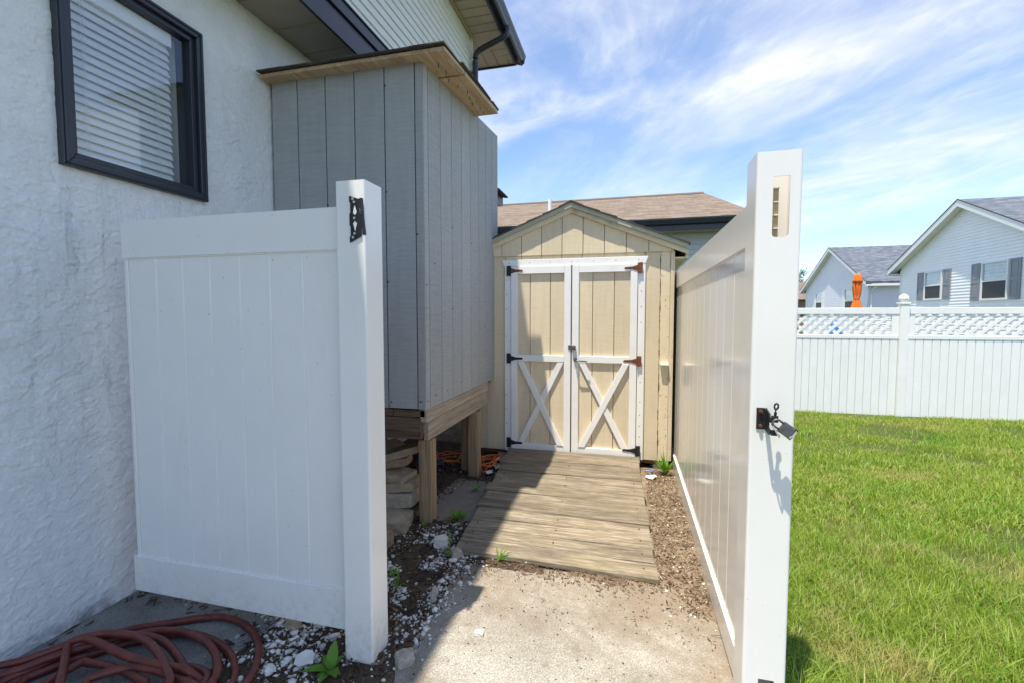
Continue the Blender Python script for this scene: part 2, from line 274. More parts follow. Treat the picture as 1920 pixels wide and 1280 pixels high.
# ------------------------------------------------------------------ mesh helpers
WO = {}
class B:
    def __init__(s): s.v = []; s.f = []; s.uv = None
    def add(s, vs_, fs):
        o = len(s.v); s.v += [tuple(map(float, p)) for p in vs_]; s.f += [tuple(i + o for i in f) for f in fs]; return s
    def hexa(s, p):   # 4 bottom ccw, 4 top ccw
        return s.add(p, [(3, 2, 1, 0), (4, 5, 6, 7), (0, 1, 5, 4), (1, 2, 6, 5), (2, 3, 7, 6), (3, 0, 4, 7)])
    def box(s, x0, x1, y0, y1, z0, z1):
        return s.hexa([(x0, y0, z0), (x1, y0, z0), (x1, y1, z0), (x0, y1, z0), (x0, y0, z1), (x1, y0, z1), (x1, y1, z1), (x0, y1, z1)])
    def prism(s, poly, axis, a0, a1):
        n = len(poly)
        def mk(p, a): return {0: (a, p[0], p[1]), 1: (p[0], a, p[1]), 2: (p[0], p[1], a)}[axis]
        vs_ = [mk(p, a0) for p in poly] + [mk(p, a1) for p in poly]
        return s.add(vs_, [tuple(range(n - 1, -1, -1)), tuple(range(n, 2 * n))] + [(i, (i + 1) % n, n + (i + 1) % n, n + i) for i in range(n)])
    def tube(s, path, r, n=8, cap=True):
        path = [Vector(p) for p in path]; rings = []; up = Vector((0, 0, 1))
        for i, p in enumerate(path):
            d = (path[min(i + 1, len(path) - 1)] - path[max(i - 1, 0)])
            d = d.normalized() if d.length > 1e-9 else Vector((0, 0, 1))
            a = d.cross(up)
            if a.length < .05: a = d.cross(Vector((1, 0, 0)))
            a.normalize(); b = a.cross(d).normalized(); rr = r[i] if isinstance(r, (list, tuple)) else r
            rings.append([p + (a * math.cos(2 * math.pi * k / n) + b * math.sin(2 * math.pi * k / n)) * rr for k in range(n)])
        vs_ = [q for rg in rings for q in rg]; m = len(path)
        fs = [(i * n + k, i * n + (k + 1) % n, (i + 1) * n + (k + 1) % n, (i + 1) * n + k) for i in range(m - 1) for k in range(n)]
        if cap: fs += [tuple(range(n - 1, -1, -1)), tuple(range((m - 1) * n, m * n))]
        return s.add(vs_, fs)
    def lathe(s, c, prof, n=16):
        vs_ = [(c[0] + r * math.cos(2 * math.pi * k / n), c[1] + r * math.sin(2 * math.pi * k / n), c[2] + z) for r, z in prof for k in range(n)]
        m = len(prof)
        return s.add(vs_, [(i * n + k, i * n + (k + 1) % n, (i + 1) * n + (k + 1) % n, (i + 1) * n + k) for i in range(m - 1) for k in range(n)] + [tuple(range(n - 1, -1, -1)), tuple(range((m - 1) * n, m * n))])
    def ycyl(s, x, y0, y1, z, r, n=10):
        return s.tube([(x, y0, z), (x, y1, z)], r, n)
def link(name, me, mat, parent=None, smooth=False, label=None):
    o = bpy.data.objects.new(name, me); COL.objects.link(o)
    if mat is not None and not me.materials: me.materials.append(M[mat] if isinstance(mat, str) else mat)
    if parent is not None: o.parent = parent
    if label: o['label'] = label
    return o
def build(b, name, mat, parent=None, bev=0, smooth=False, seg=1, fix=True, uvaxis=None, label=None):
    """world-space geometry -> one mesh object (origin at its base for a top-level thing)"""
    V_ = np.array(b.v, dtype=float)
    if parent is not None: org = WO[parent.name]
    else: org = np.array([(V_[:, 0].min() + V_[:, 0].max()) / 2, (V_[:, 1].min() + V_[:, 1].max()) / 2, V_[:, 2].min()])
    me = bpy.data.meshes.new(name); me.from_pydata((V_ - org).tolist(), [], b.f); me.update()
    if bev or fix:
        bm = bmesh.new(); bm.from_mesh(me)
        if fix: bmesh.ops.recalc_face_normals(bm, faces=bm.faces)
        if bev:
            ed = [e for e in bm.edges if len(e.link_faces) == 2 and e.calc_face_angle(0) > R(28)]
            bmesh.ops.bevel(bm, geom=ed, offset=bev, segments=seg, affect='EDGES', clamp_overlap=True)
        bm.to_mesh(me); bm.free()
    if uvaxis:
        uv = me.uv_layers.new(name='UVMap'); ux, uy = Vector(uvaxis[0]), Vector(uvaxis[1])
        for lp in me.loops:
            p = me.vertices[lp.vertex_index].co; uv.data[lp.index].uv = (p.dot(ux), p.dot(uy))
    if smooth:
        for p in me.polygons: p.use_smooth = True
    o = link(name, me, mat, parent, label=label)
    if parent is None: o.location = org
    WO[o.name] = org
    return o
def thing(name, loc, label, cat, group=None):
    o = bpy.data.objects.new(name, None); COL.objects.link(o); o.location = loc; o.empty_display_size = .1
    WO[o.name] = np.array(loc, dtype=float); o['label'] = label; o['category'] = cat
    if group: o['group'] = group
    return o
def tag(o, label, cat, group=None):
    o['label'] = label; o['category'] = cat
    if group: o['group'] = group
    return o
def structure(o): o['kind'] = 'structure'; return o
def stuff(o, label=None, cat=None):
    o['kind'] = 'stuff'
    if label: o['label'] = label
    if cat: o['category'] = cat
    return o
def boxes(name, mat, parent, lst, bev=0, **k):
    return [build(B().box(*c), name, mat, parent, bev, **k) for c in lst]
def fastmesh(name, verts, faces_flat, counts, mat):
    me = bpy.data.meshes.new(name); n = len(verts); me.vertices.add(n); me.vertices.foreach_set('co', np.asarray(verts, dtype=np.float32).ravel())
    me.loops.add(len(faces_flat)); me.loops.foreach_set('vertex_index', np.asarray(faces_flat, dtype=np.int32))
    me.polygons.add(len(counts)); st = np.concatenate([[0], np.cumsum(counts)[:-1]]).astype(np.int32)
    me.polygons.foreach_set('loop_start', st); me.polygons.foreach_set('loop_total', np.asarray(counts, dtype=np.int32)); me.update(calc_edges=True); me.validate()
    o = link(name, me, mat); WO[o.name] = np.zeros(3); return o
# value noise
_T = nr.rand(256, 256)
def vnoise(x, y):
    xi = np.floor(x).astype(int); yi = np.floor(y).astype(int); fx = x - xi; fy = y - yi
    fx = fx * fx * (3 - 2 * fx); fy = fy * fy * (3 - 2 * fy)
    a = _T[xi & 255, yi & 255]; b = _T[(xi + 1) & 255, yi & 255]; c = _T[xi & 255, (yi + 1) & 255]; d = _T[(xi + 1) & 255, (yi + 1) & 255]
    return (a * (1 - fx) + b * fx) * (1 - fy) + (c * (1 - fx) + d * fx) * fy
def fbm(x, y, o=4, g=.5):
    s = 0; a = 1; n = 0
    for i in range(o): s = s + a * vnoise(x * 2 ** i + 17.3 * i, y * 2 ** i + 5.1 * i); n += a; a *= g
    return s / n
def sstep(a, b, x):
    t_ = np.clip((x - a) / (b - a), 0, 1); return t_ * t_ * (3 - 2 * t_)
def catmull(pts, k=6):
    P_ = [Vector(p) for p in pts]; out = []
    for i in range(len(P_) - 1):
        p0 = P_[max(i - 1, 0)]; p1 = P_[i]; p2 = P_[i + 1]; p3 = P_[min(i + 2, len(P_) - 1)]
        for j in range(k):
            u = j / k; out.append(.5 * ((2 * p1) + (p2 - p0) * u + (2 * p0 - 5 * p1 + 4 * p2 - p3) * u * u + (3 * p1 - p0 - 3 * p2 + p3) * u ** 3))
    out.append(P_[-1]); return out

# ================================================================== GROUND
def lawn_z(x, y):
    return -.012 - .25 * sstep(1.6, 9.0, np.asarray(y, dtype=float)) + .012 * (fbm(np.asarray(x) * 1.3 + 40, np.asarray(y) * 1.3 + 9, 3) - .5)
g = structure(build(B().box(-400, 400, -400, 600, -.9, -.42), 'ground', 'lawn'))
# lawn: one sloping sheet
xs = np.concatenate([np.linspace(.50, 6, 56), np.linspace(6.3, 60, 40)]); ys = np.concatenate([np.linspace(-3, 9.5, 100), np.linspace(10, 70, 40)])
X, Y = np.meshgrid(xs, ys, indexing='ij'); Z = lawn_z(X, Y); nx, ny = X.shape
V = np.stack([X, Y, Z], -1).reshape(-1, 3); I = np.arange(nx * ny).reshape(nx, ny)
F = np.stack([I[:-1, :-1], I[1:, :-1], I[1:, 1:], I[:-1, 1:]], -1).reshape(-1, 4)
structure(fastmesh('lawn', V, F.ravel(), [4] * len(F), 'lawn'))
# soil of the side yard, rising over the concrete at its ragged edges
def soilmask(x, y):
    n = (fbm(x * 3.1 + 7, y * 3.1 + 3, 4) - .5) * .42
    def bx(x0, x1, y0, y1): return np.minimum(np.minimum(x - x0, x1 - x), np.minimum(y - y0, y1 - y))
    m = bx(-1.62, -.84, 1.30, 2.75)
    m = np.maximum(m, bx(-2.6, -.9, 1.72, 8))
    m = np.maximum(m, bx(-1.28, -.98, .3, 1.6) - .04)
    m = np.maximum(m, bx(.21, .6, 2.12, 8) )
    m = np.maximum(m, bx(-1.0, .6, 2.35, 8))
    m = np.maximum(m, bx(.36, .6, -2, 8) - .02)
    m = np.maximum(m, .04 - np.abs(x + 2.41) * 1.6)
    patch = bx(-1.36, -.86, 2.92, 3.62) + .02
    m = np.minimum(m, np.where(patch > -.15, -patch, 9))
    return m + n * .35
xs = np.arange(-2.6, .66, .014); ys = np.arange(.55, 4.72, .014)
X, Y = np.meshgrid(xs, ys, indexing='ij'); mk = soilmask(X, Y)
Z = -.028 + .036 * sstep(-.05, .10, mk) + .014 * (fbm(X * 22, Y * 22, 3) - .5) + .02 * (fbm(X * 5, Y * 5, 2) - .5) * sstep(0, .1, mk)
Z = np.where(X > .47, np.minimum(Z, -.012), Z)
nx, ny = X.shape; V = np.stack([X, Y, Z], -1).reshape(-1, 3); I = np.arange(nx * ny).reshape(nx, ny)
F = np.stack([I[:-1, :-1], I[1:, :-1], I[1:, 1:], I[:-1, 1:]], -1).reshape(-1, 4)
def soil_h(x, y):
    x = np.asarray(x, dtype=float); y = np.asarray(y, dtype=float); m = soilmask(x, y)
    return np.maximum(0, -.028 + .036 * sstep(-.05, .10, m) + .014 * (fbm(x * 22, y * 22, 3) - .5) + .02 * (fbm(x * 5, y * 5, 2) - .5) * sstep(0, .1, m))
structure(fastmesh('soil', V, F.ravel(), [4] * len(F), 'soil'))
structure(build(B().box(-9, .46, -6, .56, -.4, -.03).box(-9, .44, 4.70, 12, -.4, -.03), 'soil_base', 'soil'))
structure(build(B().box(-2.43, .47, -5, 3.7, -.12, 0), 'concrete_slab', 'concrete', bev=.006))

# ================================================================== STUCCO HOUSE
WX = -2.41
house = thing('stucco_house', (-4.2, 1.5, 0), 'white stucco house with dark trimmed window and overhanging sided upper floor', 'house')
def stucco_h(y, z):
    wy = (fbm(y * 4, z * 4, 2) - .5) * 1.6; wz = (fbm(y * 4 + 31, z * 4 + 12, 2) - .5) * 1.6
    a = fbm(y * 15 + z * 9 + wy * 2.6, z * 27 - y * 6 + wz * 2.6, 3); b = fbm(y * 23 - z * 17 + wz * 2.4 + 50, z * 33 + y * 11 + wy * 2.4 + 20, 3); c = fbm(y * 70, z * 70, 2)
    return .0028 * sstep(.515, .538, a) * (.25 + .75 * sstep(.35, .6, fbm(y * 3 + 9, z * 3, 2))) + .0022 * sstep(.55, .572, b) + .0012 * c + .002 * fbm(y * 2.2, z * 2.2, 2)
WY0, WY1, WZ0, WZ1 = 1.487, 2.196, 2.058, 3.004      # window
def stucco(y0, y1, z0, z1, st, hole=True):
    ys = np.arange(y0, y1 + st * .5, st); zs = np.arange(z0, z1 + st * .5, st)
    Yg, Zg = np.meshgrid(ys, zs, indexing='ij'); Hh = stucco_h(Yg, Zg)
    V = np.stack([WX - .008 + Hh, Yg, Zg], -1).reshape(-1, 3); n1, n2 = Yg.shape; I = np.arange(n1 * n2).reshape(n1, n2)
    q = np.stack([I[:-1, :-1], I[1:, :-1], I[1:, 1:], I[:-1, 1:]], -1)
    if hole:
        cy = (Yg[:-1, :-1] + Yg[1:, 1:]) / 2; cz = (Zg[:-1, :-1] + Zg[1:, 1:]) / 2
        q = q[~((cy > WY0 + .02) & (cy < WY1 - .02) & (cz > WZ0 + .02) & (cz < WZ1 - .02))]
    q = q.reshape(-1, 4); o = fastmesh('wall', V, q.ravel(), [4] * len(q), 'stucco')
    for p in o.data.polygons: p.use_smooth = True
    o.parent = house; o.location = tuple(-WO[house.name]); WO[o.name] = np.zeros(3); return o
stucco(.5, 2.76, -.05, 3.40, .0048)
stucco(-4.0, .5, -.05, 3.40, .03, False)
stucco(2.74, 7.0, -.05, 3.40, .04, False)
build(B().box(-8, -2.60, -4, 7, -.05, 3.37).box(-2.60, -2.43, -4, 1.38, -.05, 3.37).box(-2.60, -2.43, 2.30, 7, -.05, 3.37).box(-2.60, -2.43, 1.38, 2.30, -.05, 1.98).box(-2.60, -2.43, 1.38, 2.30, 3.08, 3.37), 'masonry_core', 'interior', house)
# window
w = build(B(), 'window', None, house) if False else None
def ring(y0, y1, z0, z1, wd, x0, x1):
    b = B(); b.prism([(y0, z0), (y1, z0), (y1 - wd, z0 + wd), (y0 + wd, z0 + wd)], 0, x0, x1); b.prism([(y1, z0), (y1, z1), (y1 - wd, z1 - wd), (y1 - wd, z0 + wd)], 0, x0, x1)
    b.prism([(y1, z1), (y0, z1), (y0 + wd, z1 - wd), (y1 - wd, z1 - wd)], 0, x0, x1); b.prism([(y0, z1), (y0, z0), (y0 + wd, z0 + wd), (y0 + wd, z1 - wd)], 0, x0, x1); return b
win_o = build(ring(WY0, WY1, WZ0, WZ1, .042, WX - .12, WX + .03), 'window', 'dark_trim', house, bev=.003, label='dark framed window with half open white blind')
build(ring(WY0 + .008, WY1 - .008, WZ0 + .008, WZ1 - .008, .012, WX + .02, WX + .037), 'frame_lip', 'dark_trim', win_o, bev=.002)
build(ring(WY0 + .0425, WY1 - .0425, WZ0 + .0425, WZ1 - .0425, .026, WX - .10, WX + .008), 'sash', 'dark_trim', win_o, bev=.002)
gy0, gy1, gz0, gz1 = WY0 + .069, WY1 - .069, WZ0 + .069, WZ1 - .069
build(B().box(WX - .024, WX - .020, gy0 - .01, gy1 + .01, gz0 - .01, gz1 + .01), 'pane', 'glass', win_o)
build(ring(gy0 - .022, gy1 + .022, gz0 - .022, gz1 + .022, .02, WX - .19, WX - .101), 'reveal', 'white_far', win_o)
build(B().box(WX - .189, WX - .186, gy0 - .02, gy1 + .02, gz0 - .02, gz1 + .02), 'inner_shade', 'interior', win_o)
zt = gz1 - .065; build(B().box(WX - .09, WX - .045, gy0, gy1 - .07, zt, gz1 + .01), 'blind_headrail', 'blind', win_o, bev=.004)
build(B().box(WX - .046, WX - .043, gy0, gy1 - .065, zt - .006, gz1 + .008), 'blind_valance', 'blind', win_o)
nsl = 20; sl_me = None
for i in range(nsl):
    z = zt - .022 - i * .0405
    if z < gz0 + .02: break
    if sl_me is None:
        q = build(B().prism([(-.007, .0235), (-.0105, .0205), (.0115, -.0235), (.015, -.0205)], 1, -(gy1 - .07 - gy0) / 2, (gy1 - .07 - gy0) / 2), 'blind_slat', 'blind', win_o); sl_me = q.data
        # local mesh was shifted by the root origin: recentre
        sl_me.transform(Matrix.Translation(Vector(WO[house.name])))
    else: q = link('blind_slat', sl_me, None, win_o)
    q.location = Vector((WX - .068, (gy0 + gy1 - .07) / 2, z)) - Vector(WO[house.name]); q.rotation_euler = (R(rnd.uniform(-.25, .25)), 0, 0)
for yy in (gy0 + .07, gy1 - .16): build(B().tube([(WX - .045, yy, zt), (WX - .044, yy + .004, gz0 + .3), (WX - .045, yy, gz0 + .02)], .0013, 5).tube([(WX - .045, yy + .014, zt), (WX - .043, yy + .01, gz0 + .3), (WX - .045, yy + .016, gz0 + .02)], .0013, 5), 'blind_cord', 'cord', win_o)
build(B().box(WX - .085, WX - .05, gy0, gy1 - .07, gz0 + .003, gz0 + .016), 'blind_bottom_rail', 'blind', win_o)
# soffit panels below the overhanging storey
X2 = -2.02
y = -3.9; i = 0
while y < 5.85:
    o = build(B().box(WX - .02, X2 + .02, y + .004, y + .30, 3.372, 3.384).box(WX - .02, X2 + .02, y + .0, y + .010, 3.366, 3.378), 'soffit_panel', 'soffit_dark', house); y += .304
build(B().box(WX - .03, X2 + .02, -4, 5.86, 3.386, 3.41), 'soffit_backing', 'grey_dark', house)
build(B().box(X2 + .001, X2 + .022, -4, 5.84, 3.355, 3.52), 'fascia', 'dark_trim', house, bev=.003)
build(B().box(X2 + .001, X2 + .040, -4, 5.84, 3.523, 3.61), 'fascia', 'dark_trim', house, bev=.004)
build(B().box(X2 + .001, X2 + .050, -4, 5.84, 3.612, 3.622), 'drip_flashing', 'dark_trim', house)
# upper storey: lap siding course by course
z = 3.625; ex = .0805
while z < 4.93:
    z1 = min(z + ex + .004, 4.955)
    build(B().prism([(X2 + .012, z), (X2 + .016, z + .003), (X2 + .003, z1), (X2 - .006, z1), (X2 - .006, z)], 1, -4, 5.80), 'siding_board', 'siding_w', house); z += ex
build(B().box(-8, X2 - .007, -4, 5.80, 3.42, 5.0), 'upper_wall', 'siding_w', house)
build(B().box(X2 + .0, X2 + .028, 5.75, 5.825, 3.61, 4.94).box(X2 - .06, X2 + .028, 5.802, 5.826, 3.61, 4.94), 'corner_trim', 'siding_w', house, bev=.003)
EX, EY, EZ = -1.612, 6.50, 4.955
y = -4.0
while y < 5.78:
    build(B().box(X2 - .01, EX, y + .004, y + .150, EZ + .003, EZ + .012).box(X2 - .01, EX, y, y + .007, EZ - .003, EZ + .01), 'soffit_panel', 'soffit', house); y += .154
x = -6.0
while x < EX - .02:
    ye = 5.81 if x < X2 else 5.81 + (x - X2) * (EY - 5.81) / (EX - X2)
    b = B().prism([(x + .004, max(5.81, ye)), (min(x + .15, EX), max(5.81, 5.81 + (min(x + .15, EX) - X2) * (EY - 5.81) / (EX - X2))), (min(x + .15, EX), EY), (x + .004, EY)], 2, EZ + .003, EZ + .012)
    build(b, 'soffit_panel', 'soffit', house); x += .154
y = 5.80
while y < EY - .03:   # mitre corner boards
    xe = X2 + (y - 5.81) * (EX - X2) / (EY - 5.81)
    y2 = min(y + .15, EY); xe2 = X2 + (y2 - 5.81) * (EX - X2) / (EY - 5.81)
    build(B().prism([(xe + .004, y + .004), (EX, y + .004), (EX, y2), (xe2 + .004, y2)], 2, EZ + .0025, EZ + .0115), 'soffit_panel', 'soffit', house); y += .154
build(B().box(X2 + .012, X2 + .045, -4, 5.8, EZ - .02, EZ + .002), 'soffit_trim', 'soffit', house, bev=.004)
build(B().box(-8, EX, -4.4, EY, EZ + .014, EZ + .05), 'soffit_backing', 'grey_dark', house)
build(B().box(EX, EX + .02, -4.4, EY + .02, EZ - .02, EZ + .17).box(-8, EX, EY, EY + .02, EZ - .02, EZ + .17), 'fascia', 'dark_trim', house)
gp = [(0, .02), (.055, .0), (.075, .02), (.085, .06), (.11, .10), (.115, .125), (.108, .125), (.078, .066), (.066, .026), (.05, .01), (.006, .03)]
build(B().prism([(EX + .021 + a, EZ + .02 + c) for a, c in gp], 1, -4.4, EY + .12), 'gutter', 'dark_trim', house, label='dark metal gutter along the upper eave')
build(B().prism([(EY + .021 + a, EZ + .02 + c) for a, c in gp], 0, -8, EX + .12), 'gutter', 'dark_trim', house)
dp = catmull([(EX + .085, 5.74, EZ + .05), (EX + .085, 5.74, EZ - .01), (EX + .06, 5.74, EZ - .06), (EX - .02, 5.742, EZ - .095), (X2 + .16, 5.745, EZ - .175), (X2 + .095, 5.748, EZ - .22), (X2 + .075, 5.75, EZ - .31), (X2 + .075, 5.75, EZ - .6)], 6)
dp += [Vector((X2 + .075, 5.75, zz)) for zz in (4.2, 3.8, 3.2)]
build(B().tube(dp, .036, 10), 'downspout', 'dark_trim', house, smooth=True, label='dark bent downspout from the upper gutter')
build(B().box(X2 + .028, X2 + .05, 5.74, 5.76, 4.50, 4.52), 'pipe_bracket', 'dark_trim', house)
build(B().add([(EX + .13, -4.5, EZ + .13), (EX + .13, EY + .13, EZ + .13), (-5.2, 2.6, 6.8), (-5.2, -4.5, 6.8), (-9, EY + .13, EZ + .13), (-9, 2.6, 6.8)], [(0, 1, 2, 3), (1, 4, 5, 2)]), 'roof', 'shingle_roof', house, uvaxis=((0, 1, 0), (-.9, 0, .44)))
# far lower eave that pokes out past the grey box
build(B().box(-3.0, -1.93, 6.62, 7.0, 3.10, 3.115), 'porch_soffit', 'soffit_dark', house)
build(B().prism([(-3.0, 3.116), (-1.93, 3.116), (-1.93, 3.235), (-3.0, 3.60)], 1, 6.60, 7.02), 'porch_eave', 'dark_trim', house)
build(B().prism([(-3.0, 3.602), (-1.92, 3.24), (-1.86, 3.235), (-1.86, 3.255), (-3.0, 3.63)], 1, 6.56, 7.06), 'porch_roof_edge', 'shingle_dk', house)

# ================================================================== GREY BOX ON POSTS
BY, BX = 2.732, -1.276
box = thing('raised_enclosure', (-1.85, 3.5, 0), 'grey board-clad enclosure raised on wooden posts against the stucco wall', 'enclosure')
gx_ = [-2.400, -2.194, -1.977, -1.760, -1.542, -1.330, -1.276]
for a, b_ in zip(gx_[:-1], gx_[1:]):
    build(B().box(a + .004, b_ - (.004 if b_ < -1.28 else 0), BY, BY + .012, .79 + rnd.uniform(-.002, .002), 2.988), 'board', 'grey_board', box, bev=.0015)
gy_ = [2.7325, 2.812, 3.015, 3.22, 3.425, 3.632, 3.838, 4.044, 4.25, 4.443]
for a, b_ in zip(gy_[:-1], gy_[1:]):
    zt0 = 2.99 + .1 * (a - BY); zt1 = 2.99 + .1 * (b_ - BY)
    if a < 2.74: a += .0005
    build(B().hexa([(BX - .012, a + .004, .785), (BX + .0, a + .004, .785), (BX + .0, b_ - .004, .785), (BX - .012, b_ - .004, .785), (BX - .012, a + .004, zt0), (BX + .0, a + .004, zt0), (BX + .0, b_ - .004, zt1), (BX - .012, b_ - .004, zt1)]), 'board', 'grey_board', box, bev=.0015)
build(B().hexa([(-2.40, BY + .013, .80), (BX - .013, BY + .013, .80), (BX - .013, 4.44, .80), (-2.40, 4.44, .80), (-2.40, BY + .013, 2.975), (BX - .013, BY + .013, 2.975), (BX - .013, 4.44, 3.14), (-2.40, 4.44, 3.14)]), 'backing_panel', 'grey_dark', box)
for (nx_, nz_) in ((-1.535, 2.87), (-1.535, 2.20), (-1.535, 1.62), (-1.972, 2.14), (-1.32, 1.92), (-1.75, .86), (-1.52, .83), (-1.31, .84)):
    build(B().ycyl(nx_, BY - .002, BY + .004, nz_, .006, 8), 'nail_head', 'black', box)
for (ny_, nz_) in ((3.23, 2.05), (3.23, 1.45), (2.77, 1.6), (2.9, 1.75), (3.65, 2.0), (2.77, .84), (2.9, .86), (3.4, .88), (3.1, .86), (4.0, 1.3)):
    build(B().tube([(BX - .004, ny_, nz_), (BX + .002, ny_, nz_)], .0055, 8), 'nail_head', 'black', box)
# roof deck, two sheets with a gap, and shingles
RX1, RY0, RY1 = -1.085, 2.63, 3.785
def rz(y): return 2.985 + .1 * (y - BY)
seam = 2.985
for (a, b_, dz) in ((RY0, seam - .006, .0), (seam + .006, RY1, -.008)):
    build(B().hexa([(-2.40, a, rz(a) + dz), (RX1, a, rz(a) + dz), (RX1, b_, rz(b_) + dz), (-2.40, b_, rz(b_) + dz), (-2.40, a, rz(a) + .022), (RX1, a, rz(a) + .022), (RX1, b_, rz(b_) + .022), (-2.40, b_, rz(b_) + .022)]), 'roof_deck', 'plywood', box)
k = 0; yy = RY0 - .02
while yy < RY1 - .05:
    xx = -2.40
    while xx < RX1 - .01:
        wd = rnd.choice((.16, .2, .24, .14)); x2 = min(xx + wd, RX1 + rnd.uniform(.008, .03)); ya = yy - rnd.uniform(0, .018); yb_ = min(yy + .20, RY1 + .01); zl = .024 + .012 + rnd.uniform(0, .006)
        build(B().hexa([(xx, ya, rz(ya) + zl - .008), (x2 - .003, ya, rz(ya) + zl - .008), (x2 - .003, yb_, rz(yb_) + .023), (xx, yb_, rz(yb_) + .023), (xx, ya, rz(ya) + zl), (x2 - .003, ya, rz(ya) + zl), (x2 - .003, yb_, rz(yb_) + .029), (xx, yb_, rz(yb_) + .029)]), 'shingle', 'shingle_dk', box); xx = x2 if x2 > RX1 - .02 else x2
    yy += .145
for q in range(9):
    ny_ = RY0 + .15 + q * .115; nx_ = RX1 - rnd.uniform(.05, .14); build(B().tube([(nx_, ny_, rz(ny_) + .004), (nx_ + rnd.uniform(-.008, .008), ny_, rz(ny_) - .028)], .0025, 5), 'roofing_nail', 'black', box)
# floor frame
boxes('rim_board', 'beam_x', box, [(-2.40, -1.52, BY + .010, BY + .05, .735, .782), (-1.515, -1.285, BY + .010, BY + .05, .735, .782), (-2.40, -1.313, BY + .004, BY + .042, .590, .732)], bev=.003)
boxes('rim_board', 'beam_y', box, [(BX - .045, BX + .004, BY - .002 + .012, 4.10, .703, .783), (BX - .036, BX - .001, BY + .043, 4.085, .575, .700)], bev=.003)
boxes('joist', 'beam_x', box, [(-2.39, BX - .05, 3.2, 3.24, .60, .73), (-2.39, BX - .05, 3.65, 3.69, .60, .73), (-2.39, BX - .05, 4.06, 4.10, .60, .73)])
build(B().box(-2.39, BX - .047, BY + .052, 4.42, .75, .784), 'floor_deck', 'beam_x', box)
for (x0, x1, y0, y1, z1) in ((-1.352, -1.262, BY + .044, BY + .134, .574), (-1.335, -1.245, 3.70, 3.79, .573), (-1.45, -1.36, 3.84, 3.93, .60), (-2.36, -2.27, BY + .06, BY + .15, .59), (-2.36, -2.27, 3.90, 3.99, .60)):
    build(B().box(x0, x1, y0, y1, -.03, z1), 'post', 'post_wood', box, bev=.004)

# ================================================================== LEFT VINYL PANEL + HINGE POST
lp = thing('privacy_fence', (-1.6, 1.62, 0), 'white vinyl privacy panel standing between the stucco wall and its hinge post', 'fence panel')
PF = 1.603
LX0, LX1 = -2.245, -1.099
ed = [-2.237, -2.219, -2.058, -1.908, -1.759, -1.603, -1.450, -1.290, -1.10]
for a, b_ in zip(ed[:-1], ed[1:]):
    if b_ - a < .05: continue
    build(B().box(a, b_, PF + .011, PF + .033, .22, 1.70), 'board', 'vinyl_board', lp, bev=.0035)
build(B().box(-2.240, -2.2195, PF + .008, PF + .036, .24, 1.70), 'edge_channel', 'vinyl', lp, bev=.003)
build(B().box(LX0, LX1, PF, PF + .044, 1.655, 1.828), 'top_rail', 'vinyl', lp, bev=.006, seg=2)
build(B().box(LX0 - .012, LX1, PF, PF + .044, .100, .272), 'bottom_rail', 'vinyl', lp, bev=.006, seg=2)
def hollow_post(x0, x1, y0, y1, z0, z1, slots, t_=.004, r_=.008):
    """square tube, open top, with slots cut in its front (y0) face: slots = [(xa, xb, za, zb)]"""
    b = B()
    ins = (x0 + t_, x1 - t_, y0 + t_, y1 - t_)
    # outer rounded loop
    def loop(x0, x1, y0, y1, r):
        pts = []
        for cx, cy, a0 in ((x1 - r, y0 + r, -90), (x1 - r, y1 - r, 0), (x0 + r, y1 - r, 90), (x0 + r, y0 + r, 180)):
            for k in range(4): a = R(a0 + 30 * k); pts.append((cx + r * math.cos(a), cy + r * math.sin(a)))
        return pts
    o = loop(x0, x1, y0, y1, r_); i = loop(*ins, max(r_ - t_, .001)); n = len(o)
    for L, flip in ((o, False), (i, True)):
        vs_ = [(p[0], p[1], z0) for p in L] + [(p[0], p[1], z1) for p in L]; fs = []
        for k in range(n):
            if k == n - 1: continue      # the flat front side, between the last corner point and the first
            f = (k, (k + 1) % n, n + (k + 1) % n, n + k); fs.append(f[::-1] if flip else f)
        b.add(vs_, fs)
    vs_ = [(p[0], p[1], z1) for p in o] + [(p[0], p[1], z1) for p in i]; b.add(vs_, [(k, (k + 1) % n, n + (k + 1) % n, n + k) for k in range(n)])
    # front wall with slots
    fx0, fx1 = o[-1][0], o[0][0]
    for yy, flip in ((y0, False), (y0 + t_, True)):
        zs = sorted({z0, z1, *[s[2] for s in slots], *[s[3] for s in slots]})
        for za, zb in zip(zs[:-1], zs[1:]):
            sl = [s for s in slots if s[2] <= za + 1e-6 and s[3] >= zb - 1e-6]
            spans = [(fx0, fx1)] if not sl else [(fx0, sl[0][0]), (sl[0][1], fx1)]
            for xa, xb in spans:
                f = (0, 1, 2, 3); b.add([(xa, yy, za), (xb, yy, za), (xb, yy, zb), (xa, yy, zb)], [f[::-1] if flip else f])
    for (xa, xb, za, zb) in slots:
        ya, yb_ = y0, y0 + t_
        b.add([(xa, ya, za), (xa, yb_, za), (xa, yb_, zb), (xa, ya, zb)], [(0, 1, 2, 3)]); b.add([(xb, ya, za), (xb, yb_, za), (xb, yb_, zb), (xb, ya, zb)], [(3, 2, 1, 0)])
        b.add([(xa, ya, zb), (xb, ya, zb), (xb, yb_, zb), (xa, yb_, zb)], [(0, 1, 2, 3)]); b.add([(xa, ya, za), (xb, ya, za), (xb, yb_, za), (xa, yb_, za)], [(3, 2, 1, 0)])
        rr = .010                        # rounded lower corners of the slot
        for sx_, xc in ((1, xa), (-1, xb)):
            pts = [(xc, za)] + [(xc + sx_ * rr * (1 - math.cos(R(a_))), za + rr * (1 - math.sin(R(a_)))) for a_ in (0, 22, 45, 67, 90)]
            b.prism(pts, 1, y0 + .0002, y0 + t_ - .0002)
    return b
